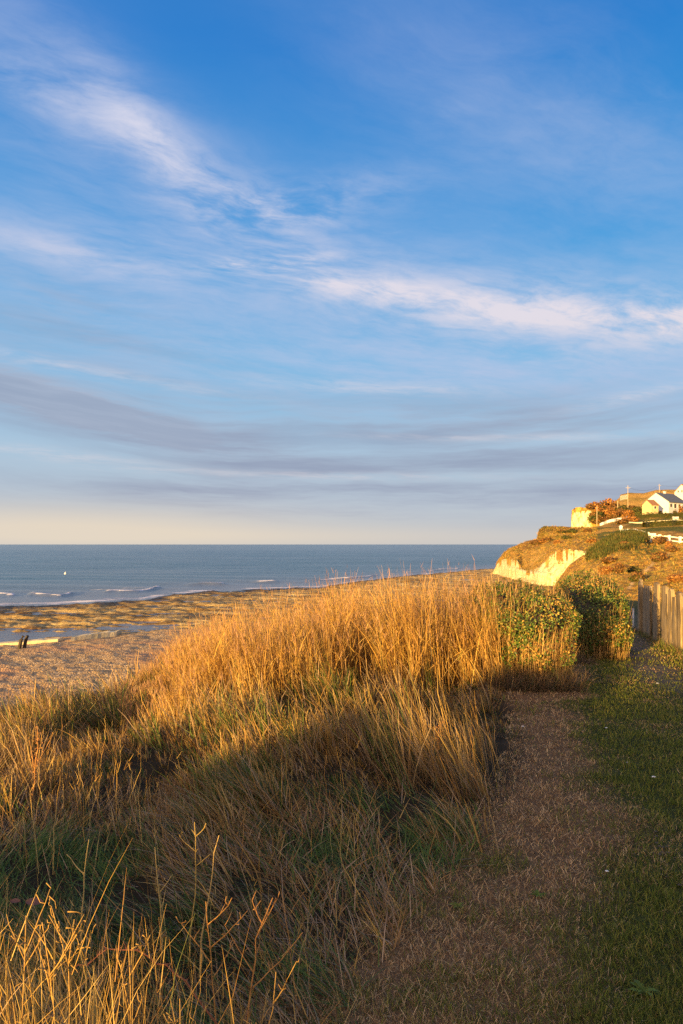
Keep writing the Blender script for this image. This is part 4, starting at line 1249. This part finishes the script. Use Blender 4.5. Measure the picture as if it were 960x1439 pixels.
def bush(kind, px, base, rx, h, label, group=None):
    root = bpy.data.objects.new('bush', BUSH[kind]); COL.objects.link(root)
    root.location = base - np.array([0, 0, .15 * h])
    root.scale = (rx, rx, h / 1.25)
    root.rotation_euler = (0, 0, rng.uniform(0, 6.28))
    tag(root, label, 'bush', group)
BUSH = {}
for k_, cl_ in (('brown', BROWN), ('green', GREEN), ('orange', ORNG)):
    v, f, c_ = bush_data(hash(k_) % 50 if False else {'brown': 3, 'green': 9, 'orange': 14}[k_], cl_)
    me_o = mesh_obj('bush', v, f, M['far_leaf'], None, c_)
    BUSH[k_] = me_o.data
    bpy.data.objects.remove(me_o)
# the thicket on the stack's shoulder: (photo x, row on the headland, radius, height, kind, label)
for (px, v, rx, h, kind, lab) in [
        (855, 6.4, 3.1, 5.6, 'orange', 'tallest russet bush crowning the thicket above the chalk stack'),
        (846, 6.3, 2.6, 4.2, 'brown', 'rounded brown bush on the seaward shoulder of the thicket'),
        (862, 6.3, 2.6, 4.4, 'brown', 'brown bush right behind the short post in the thicket'),
        (836, 6.1, 2.2, 3.0, 'orange', 'low russet bush at the thicket edge nearest the chalk stack'),
        (829, 6.05, 1.6, 2.0, 'brown', 'smallest bush touching the chalk stack top'),
        (877, 6.2, 2.0, 2.6, 'green', 'dark green bush at the foot of the tall utility pole'),
        (887, 6.0, 2.2, 2.2, 'brown', 'brown bush just right of the tall utility pole'),
        (895, 5.9, 2.2, 2.0, 'green', 'green bush left of the cream annexe wall'),
        (912, 5.6, 2.4, 2.0, 'orange', 'russet bush growing before the cream annexe'),
        (923, 5.6, 2.2, 2.2, 'orange', 'russet bush below the white house gable'),
        (934, 5.6, 2.2, 1.9, 'green', 'green bush below the near corner of the white house'),
        (951, 5.7, 2.4, 2.6, 'orange', 'russet bush before the long wall of the white house'),
        (885, 3.4, 3.0, 2.2, 'orange', 'russet scrub mound left of the two field hedges'),
        (875, 3.3, 2.2, 1.8, 'brown', 'brown scrub mound above the white corner post')]:
    bush(kind, px, on_headland(px, v), rx, h, lab)
for i in range(24):
    px = rng.uniform(832, 892); v = rng.uniform(5.15, 5.95)
    bush(['brown', 'brown', 'green', 'orange'][i % 4], px, on_headland(px, v), rng.uniform(1.5, 2.6), rng.uniform(1.6, 2.8), 'one of the massed low bushes on the slope of the thicket', 'massed low thicket bushes')

for i in range(16):
    px = rng.uniform(800, 985); v = rng.uniform(1.6, 3.8)
    q = on_hill(px, v)
    bush(['brown', 'orange', 'green', 'brown'][i % 4], px, q, rng.uniform(.3, .8) * (.5 + q[1] / 110), rng.uniform(.4, .9) * (.5 + q[1] / 110), 'one of the low shrubs dotted over the rust-brown near hillside', 'shrubs dotted over the near hillside')
for i in range(10):
    px = rng.uniform(715, 835); v = rng.uniform(1.5, 2.95)
    v = min(v, 1.8) if px < 785 else min(v, 2.5)
    bush(['brown', 'green', 'orange'][i % 3], px, on_headland(px, v), rng.uniform(.8, 1.8), rng.uniform(.7, 1.3), 'one of the low shrubs dotted over the turf above the chalk cliff', 'shrubs dotted above the chalk cliff')

def hedgerow(pxs, vs, w, h, cols_, label, where=on_headland, n=900):
    pts = np.array([where(p_, v_) for p_, v_ in zip(pxs, vs)])
    seg = np.linspace(0, len(pts) - 1, n); i0 = np.minimum(seg.astype(int), len(pts) - 2); fr_ = (seg - i0)[:, None]
    c0 = pts[i0] * (1 - fr_) + pts[i0 + 1] * fr_
    a = rng.uniform(0, math.pi, n)
    hh = h * (.75 + .5 * fbm(seg * 3, seg * 0, 7, 2))
    off = np.stack([rng.normal(0, .15, n), np.cos(a) * w, np.sin(a) * hh], -1)
    col = np.array(cols_)[rng.integers(0, len(cols_), n)] * (1 + rng.normal(0, .25, (n, 1))).clip(.4, 1.7)
    A_ = leaf_cards(c0 + off, off / (np.linalg.norm(off, axis=1)[:, None] + 1e-6), np.full(n, .45) * rng.uniform(.5, 1.3, n), col)
    cv, cf = [], []
    m = len(pts)
    for q in pts:
        for dy, dz in ((-w * .8, -.5), (-w * .75, h * .7), (w * .75, h * .7), (w * .8, -.5)):
            cv.append((q[0], q[1] + dy, q[2] + dz))
    for i in range(m - 1):
        for j in range(3):
            a_, b_ = i * 4 + j, i * 4 + j + 1
            cf += [(a_, b_, b_ + 4), (a_, b_ + 4, a_ + 4)]
    V_, F_, C_ = join([A_, (np.array(cv), np.array(cf), np.tile(np.array(cols_).mean(0) * .6, (len(cv), 1)))])
    o = mesh_obj('field_hedge', V_, F_, M['far_leaf'], None, C_)
    tag(o, label, 'hedge')
lin = np.linspace
hedgerow(lin(884, 985, 12), lin(4.3, 4.5, 12), 1.2, 1.9, GREEN, 'upper dark green field hedge under the houses')
hedgerow(lin(905, 985, 12), lin(2.6, 2.75, 12), 1.4, 2.2, GREEN, 'lower dark green field hedge behind the white rail fence')
hedgerow(lin(893, 950, 8), lin(5.35, 5.45, 8), .9, 1.3, GREEN + BROWN, 'garden hedge in front of the cream annexe', n=500)

def low_wall(pxs, vs, h, th, mat, label, name='low_wall', where=on_headland):
    pts = np.array([where(p_, v_) for p_, v_ in zip(pxs, vs)])
    Vv, Fc = [], []
    for q in pts:
        for dy, dz in ((-th / 2, -.6), (-th / 2, h), (th / 2, h), (th / 2, -.6)):
            Vv.append((q[0], q[1] + dy, q[2] + dz + (rng.normal(0, .05) if dz > 0 else 0)))
    for i in range(len(pts) - 1):
        for j in range(4):
            Fc.append((i * 4 + j, i * 4 + (j + 1) % 4, i * 4 + 4 + (j + 1) % 4, i * 4 + 4 + j))
    Fc += [(0, 1, 2, 3), tuple((len(pts) - 1) * 4 + j for j in (3, 2, 1, 0))]
    o = mesh_obj(name, Vv, Fc, mat)
    tag(o, label, 'wall')
low_wall(lin(843, 882, 9), lin(4.2, 4.6, 9), 1.0, .4, M['wall_white'], 'low pale wall running below the thicket')
low_wall(lin(885, 980, 14), lin(4.75, 4.9, 14), .55, .4, M['stone'], 'thin pale boundary wall above the upper hedge')
low_wall(lin(884, 960, 10), lin(3.2, 3.25, 10), .5, .4, M['stone'], 'thin pale boundary wall between the two field hedges')
low_wall(lin(945, 953, 3), lin(2.85, 2.85, 3), 2.4, .5, M['wall_white'], 'short white wall stub in the lower hedge')
low_wall(lin(893, 903, 4), lin(6.0, 6.0, 4), 1.6, .3, M['wall_cream'], 'cream garden wall attached left of the annexe')

# houses
def house(name, corner, ang, wid, lng, eave, ridge, wall, roof, label, windows=(), chim=None):
    """gable end runs along local +x from the near corner, the long side along local +y"""
    root = empty(name, corner, ang)
    tag(root, label, 'house')
    mb = MB()
    mb.add([(0, 0, -1.5), (wid, 0, -1.5), (wid, 0, eave), (wid / 2, 0, ridge), (0, 0, eave),
            (0, lng, -1.5), (wid, lng, -1.5), (wid, lng, eave), (wid / 2, lng, ridge), (0, lng, eave)],
           [(0, 1, 2, 3, 4), (9, 8, 7, 6, 5), (1, 6, 7, 2), (5, 0, 4, 9), (2, 7, 8, 3), (3, 8, 9, 4)])
    mb.build('wall', wall, root)
    o_ = .35; sl_ = (ridge - eave) / (wid / 2)
    mb = MB()
    for sgn in (0, 1):
        e = (-o_ if not sgn else wid + o_); xm = wid / 2
        ez = eave - o_ * sl_
        V_ = [(e, -.18, ez + .05), (xm, -.18, ridge + .05), (xm, lng + .18, ridge + .05), (e, lng + .18, ez + .05),
              (e, -.18, ez + .25), (xm, -.18, ridge + .25), (xm, lng + .18, ridge + .25), (e, lng + .18, ez + .25)]
        mb.add(V_, [(0, 1, 2, 3), (7, 6, 5, 4), (0, 4, 5, 1), (2, 6, 7, 3), (3, 7, 4, 0)])
    r_ = mb.build('roof', roof, root)
    if chim:
        cx, cy, ch = chim
        MB().box(cx - .4, cx + .4, cy - .4, cy + .4, eave, ridge + ch).box(cx - .5, cx + .5, cy - .5, cy + .5, ridge + ch, ridge + ch + .15).build('chimney', wall, r_)
    for (face, u, z0, w_, h_) in windows:
        fr_ = MB(); gl = MB()
        if face == 'gable':
            fr_.box(u - w_ / 2 - .12, u + w_ / 2 + .12, -.06, -.003, z0 - .12, z0 + h_ + .12)
            gl.box(u - w_ / 2, u + w_ / 2, -.10, -.063, z0, z0 + h_)
        else:
            xs = (-.06, -.003) if face == 'left' else (wid + .003, wid + .06)
            xg = (-.10, -.063) if face == 'left' else (wid + .063, wid + .10)
            fr_.box(*xs, u - w_ / 2 - .12, u + w_ / 2 + .12, z0 - .12, z0 + h_ + .12)
            gl.box(*xg, u - w_ / 2, u + w_ / 2, z0, z0 + h_)
        f_ = fr_.build('window', M['white_paint'], root)
        gl.build('pane', M['glass'], f_)
    return root
# white bungalow: the near corner is at photo x 940; gable runs left, long side runs right
pc = at(940, 717, 266)
far_l = at(904, 717, 274)
ga = math.atan2(pc[1] - far_l[1], pc[0] - far_l[0])
house('white_house', far_l, ga, float(np.linalg.norm((pc - far_l)[:2])), 15, 2.9, 6.6, M['wall_white'], M['slate'],
      'white gabled house with a dark slate roof on the headland', [('right', 1.6, .9, 1.4, 1.3), ('right', 5.0, .6, 1.6, 1.7), ('right', 8.5, .9, 1.6, 1.3), ('right', 12, .9, 1.6, 1.3)], (5.0, 7.5, .9))
pa = at(902.5, 718.5, 261); pb = at(915.5, 718.5, 257)
house('cream_annexe', pa, math.atan2(pb[1] - pa[1], pb[0] - pa[0]), float(np.linalg.norm((pb - pa)[:2])), 3.6, 2.3, 4.1, M['wall_cream'], M['tile'],
      'small cream annexe with a brown roof before the white house', [('right', 1.8, .8, .9, 1.0)])
pa = at(948, 700, 338); pb = at(968, 700, 330)
house('white_house', pa, math.atan2(pb[1] - pa[1], pb[0] - pa[0]), float(np.linalg.norm((pb - pa)[:2])), 12, 2.9, 6.4, M['wall_white'], M['tile'],
      'white gable of the topmost house cut by the frame edge', [('gable', 2.3, 2.6, .8, 1.1), ('gable', 4.6, 2.6, .8, 1.1)])

# utility poles
def upole(px, ytop, base, label, arm=True, r=.15):
    D_ = base[1]
    h = CAMZ + (765 - ytop) / F * D_ - base[2]
    root = empty('utility_pole', base)
    tag(root, label, 'pole')
    MB().tube([(0, 0, -.8), (0, 0, h * .5), (0, 0, h)], [r, r * .9, r * .75], 8).build('shaft', M['pole'], root, True)
    if arm:
        MB().box(-.9, .9, -.09 - r, -r + .02, h - 1.10, h - .99).build('crossarm', M['pole'], root)
        for xx in (-.85, -.3, .3, .85):
            MB().tube([(xx, -r - .03, h - .97), (xx, -r - .03, h - .82)], [.045, .035], 6).build('insulator', M['grey_post'], root)
    return np.array([base[0], base[1], base[2] + h - .8])
p1 = upole(882.6, 682, on_headland(882.6, 5.9), 'tall utility pole with a crossarm beside the thicket', True, .12)
p2 = upole(926.5, 680, on_headland(926.5, 8.85), 'distant utility pole on the far hill skyline', True, .14)
p3 = upole(868, 703.5, on_headland(868, 5.9), 'short bare pole rising from the thicket bushes', False, .14)
p4 = upole(839, 711, on_headland(839, 4.5), 'pale bare pole standing below the thicket, nearest the stack', False, .13)
def wire(a, b, sag, label):
    t = np.linspace(0, 1, 15)[:, None]
    pts = a * (1 - t) + b * t
    pts[:, 2] -= sag * 4 * (t * (1 - t))[:, 0]
    o = MB().tube(pts, .035, 4).build('overhead_wire', M['wire'])
    tag(o, label, 'wire')
wire(p1, p2, 2.2, 'overhead wire sagging from the tall pole to the distant pole')
wire(p2 + np.array([.3, 0, 0]), at(985, 681, 400), 1.0, 'overhead wire running right from the distant pole')

# white rail fence and its corner wall on the near hill
def hill_row(px):  # row of the fence line
    return on_hill(px, 3.97)
fp = [914.5, 920, 927.5, 940.5, 955.5, 971, 988, 1006]
root = empty('rail_fence', hill_row(914.5))
tag(root, 'white painted post and rail fence on the near hill', 'fence')
org = hill_row(914.5)
tops = []
for px in fp:
    q = hill_row(px) - org
    MB().box(q[0] - .12, q[0] + .12, q[1] - .10, q[1] + .10, q[2] - .4, q[2] + 1.12).box(q[0] - .15, q[0] + .15, q[1] - .13, q[1] + .13, q[2] + 1.12, q[2] + 1.18).build('post', M['white_paint'], root)
    tops.append(q)
for zz in (.98, .48):
    mb = MB()
    for a, b in zip(tops[:-1], tops[1:]):
        V_ = []
        for e, sg in ((a, 1), (b, -1)):
            for dy, dz in ((-.18, -.07), (-.18, .07), (-.103, .07), (-.103, -.07)):
                V_.append((e[0], e[1] + dy, e[2] + zz + dz))
        mb.add(V_, [(0, 1, 2, 3), (7, 6, 5, 4), (0, 4, 5, 1), (1, 5, 6, 2), (2, 6, 7, 3), (3, 7, 4, 0)])
    mb.build('rail', M['white_paint'], root)
low_wall(lin(873, 918, 16), lin(4.0, 3.98, 16), .55, .25, M['wall_white'], 'low white wall curving along the dark mound to the rail fence', where=on_hill)
q = on_hill(872.5, 4.0)
o = MB().box(-.16, .16, -.16, .16, -.4, 1.0).box(-.2, .2, -.2, .2, 1.0, 1.1).add([(-.2, -.2, 1.1), (.2, -.2, 1.1), (.2, .2, 1.1), (-.2, .2, 1.1), (0, 0, 1.3)], [(0, 1, 4), (1, 2, 4), (2, 3, 4), (3, 0, 4)]).build('corner_post', M['white_paint'])
o.location = q; tag(o, 'white corner post at the seaward end of the low white wall', 'post')
q = on_hill(917, 3.98)
root = empty('gate', q); tag(root, 'white boarded gate where the low wall meets the rail fence', 'gate')
MB().box(-.55, .35, -.32, -.26, .15, 1.25).build('board_panel', M['white_paint'], root)
MB().box(-.68, -.56, -.36, -.22, -.3, 1.4).build('gate_post', M['white_paint'], root)

# scrub over the two hills: tussocks too many to count
def hill_scrub(name, where, rows, n, size, cols_, label, dens):
    px = rng.uniform(*rows[0], n); v = rng.uniform(*rows[1], n)
    pts = np.array([where(a, b) for a, b in zip(px, v)])
    keep = dens(px, v)
    pts = pts[keep]; n = len(pts)
    col = np.array(cols_)[rng.integers(0, len(cols_), n)] * (1 + rng.normal(0, .2, (n, 1))).clip(.5, 1.6)
    H = size * rng.uniform(.5, 1.4, n) * (.4 + pts[:, 1] / 100)
    parts = []
    for q in range(10):
        jit = rng.normal(0, .35, (n, 3)) * H[:, None]; jit[:, 2] = -.05
        v_, f_, c_, _ = make_blades(pts + jit, H, H * .13, rng.uniform(0, 6.28, n), rng.uniform(.05, .6, n), rng.uniform(0, .6, n), col * .9, col, 2)
        parts.append((v_, f_, c_))
    V_, F_, C_ = join(parts)
    o = mesh_obj(name, V_, F_, M['far_leaf'], None, C_)
    tag(o, label, 'scrub', kind='stuff')
RUST = [(.38, .21, .045), (.26, .135, .034), (.48, .31, .08), (.15, .09, .028), (.15, .14, .03), (.42, .26, .06), (.20, .18, .04)]
hill_scrub('hill_scrub', on_hill, ((785, 985), (1.2, 3.95)), 8000, .17, RUST, 'rust-coloured tussocks covering the near hill', lambda p_, v_: rng.random(len(p_)) > np.exp(-((p_ - np.interp(v_, [1.9, 2.3, 2.7, 3.05, 3.3], [880, 895, 912, 930, 941]) - 2) / 6) ** 2) * 1.15)
hill_scrub('mound_scrub', on_hill, ((828, 910), (3.35, 4.03)), 2600, .42, GREEN, 'dark green scrub clothing the mound below the white wall', lambda p_, v_: v_ > 3.3 + .45 * np.abs((p_ - 868) / 40) ** 3)
hill_scrub('cliff_scrub', on_headland, ((698, 840), (.93, 3.0)), 5000, .15, RUST, 'rust-brown tussocks over the seaward headland', lambda p_, v_: rng.random(len(p_)) < .8)

# ------------------------------------------------------------------ unseen hedge added behind the viewpoint to cast shade over the path
def shade_hedge():
    t0 = -18.0
    s = np.linspace(-16, 12, 120)
    drop = math.tan(R(SUN_EL)) * -t0
    Zp = np.interp(s, [-16, -8, -6, -5, -4.3, -3.7, -3.1, -2.6, -2.0, -1.3, 0, 4, 12], [-.05, .05, .0, -.12, -.08, .36, .82, .78, .63, .58, .90, 1.3, 1.4])  # top line shaped to steer sun and shade over the grass
    top = Zp + drop + (fbm(s * 1.5, s * 0, 131, 4) - .5) * np.interp(s, [-16, -4, -2.5, 12], [.85, .8, .45, .45])
    # s runs to the right across the light, t along it
    bx, by = s * LY + t0 * LX, -s * LX + t0 * LY
    gz = G(bx, by)
    w = .55
    Vv, Fc = [], []
    for i in range(len(s)):
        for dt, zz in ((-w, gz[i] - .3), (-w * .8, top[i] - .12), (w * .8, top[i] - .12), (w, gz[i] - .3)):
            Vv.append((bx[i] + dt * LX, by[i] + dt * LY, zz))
    for i in range(len(s) - 1):
        for j in range(3):
            a, b = i * 4 + j, i * 4 + j + 1
            Fc += [(a, b, b + 4), (a, b + 4, a + 4)]
    n = 9000
    si = rng.uniform(-16, 12, n); tp = np.interp(si, s, top)
    a = rng.uniform(0, math.pi, n)
    dt = np.cos(a) * w * 1.1; hz = np.where(np.abs(np.cos(a)) > .75, rng.random(n), 1.0)
    x = si * LY + (t0 + dt) * LX; y = -si * LX + (t0 + dt) * LY
    z = G(x, y) * (1 - hz) + tp * hz + rng.normal(0, .07, n) - .05
    col = np.array(GREEN)[rng.integers(0, 4, n)] * 1.2
    nn = np.stack([np.cos(a) * LX, np.cos(a) * LY, np.sin(a)], -1)
    A_ = leaf_cards(np.stack([x, y, z], -1), nn, rng.uniform(.08, .2, n), col)
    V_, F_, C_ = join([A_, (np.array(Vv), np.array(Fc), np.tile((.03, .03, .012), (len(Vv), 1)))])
    o = mesh_obj('shade_hedge', V_, F_, M['leaf'], None, C_)
    tag(o, 'long unseen hedge added behind the viewpoint to shade the foreground', 'hedge')
shade_hedge()
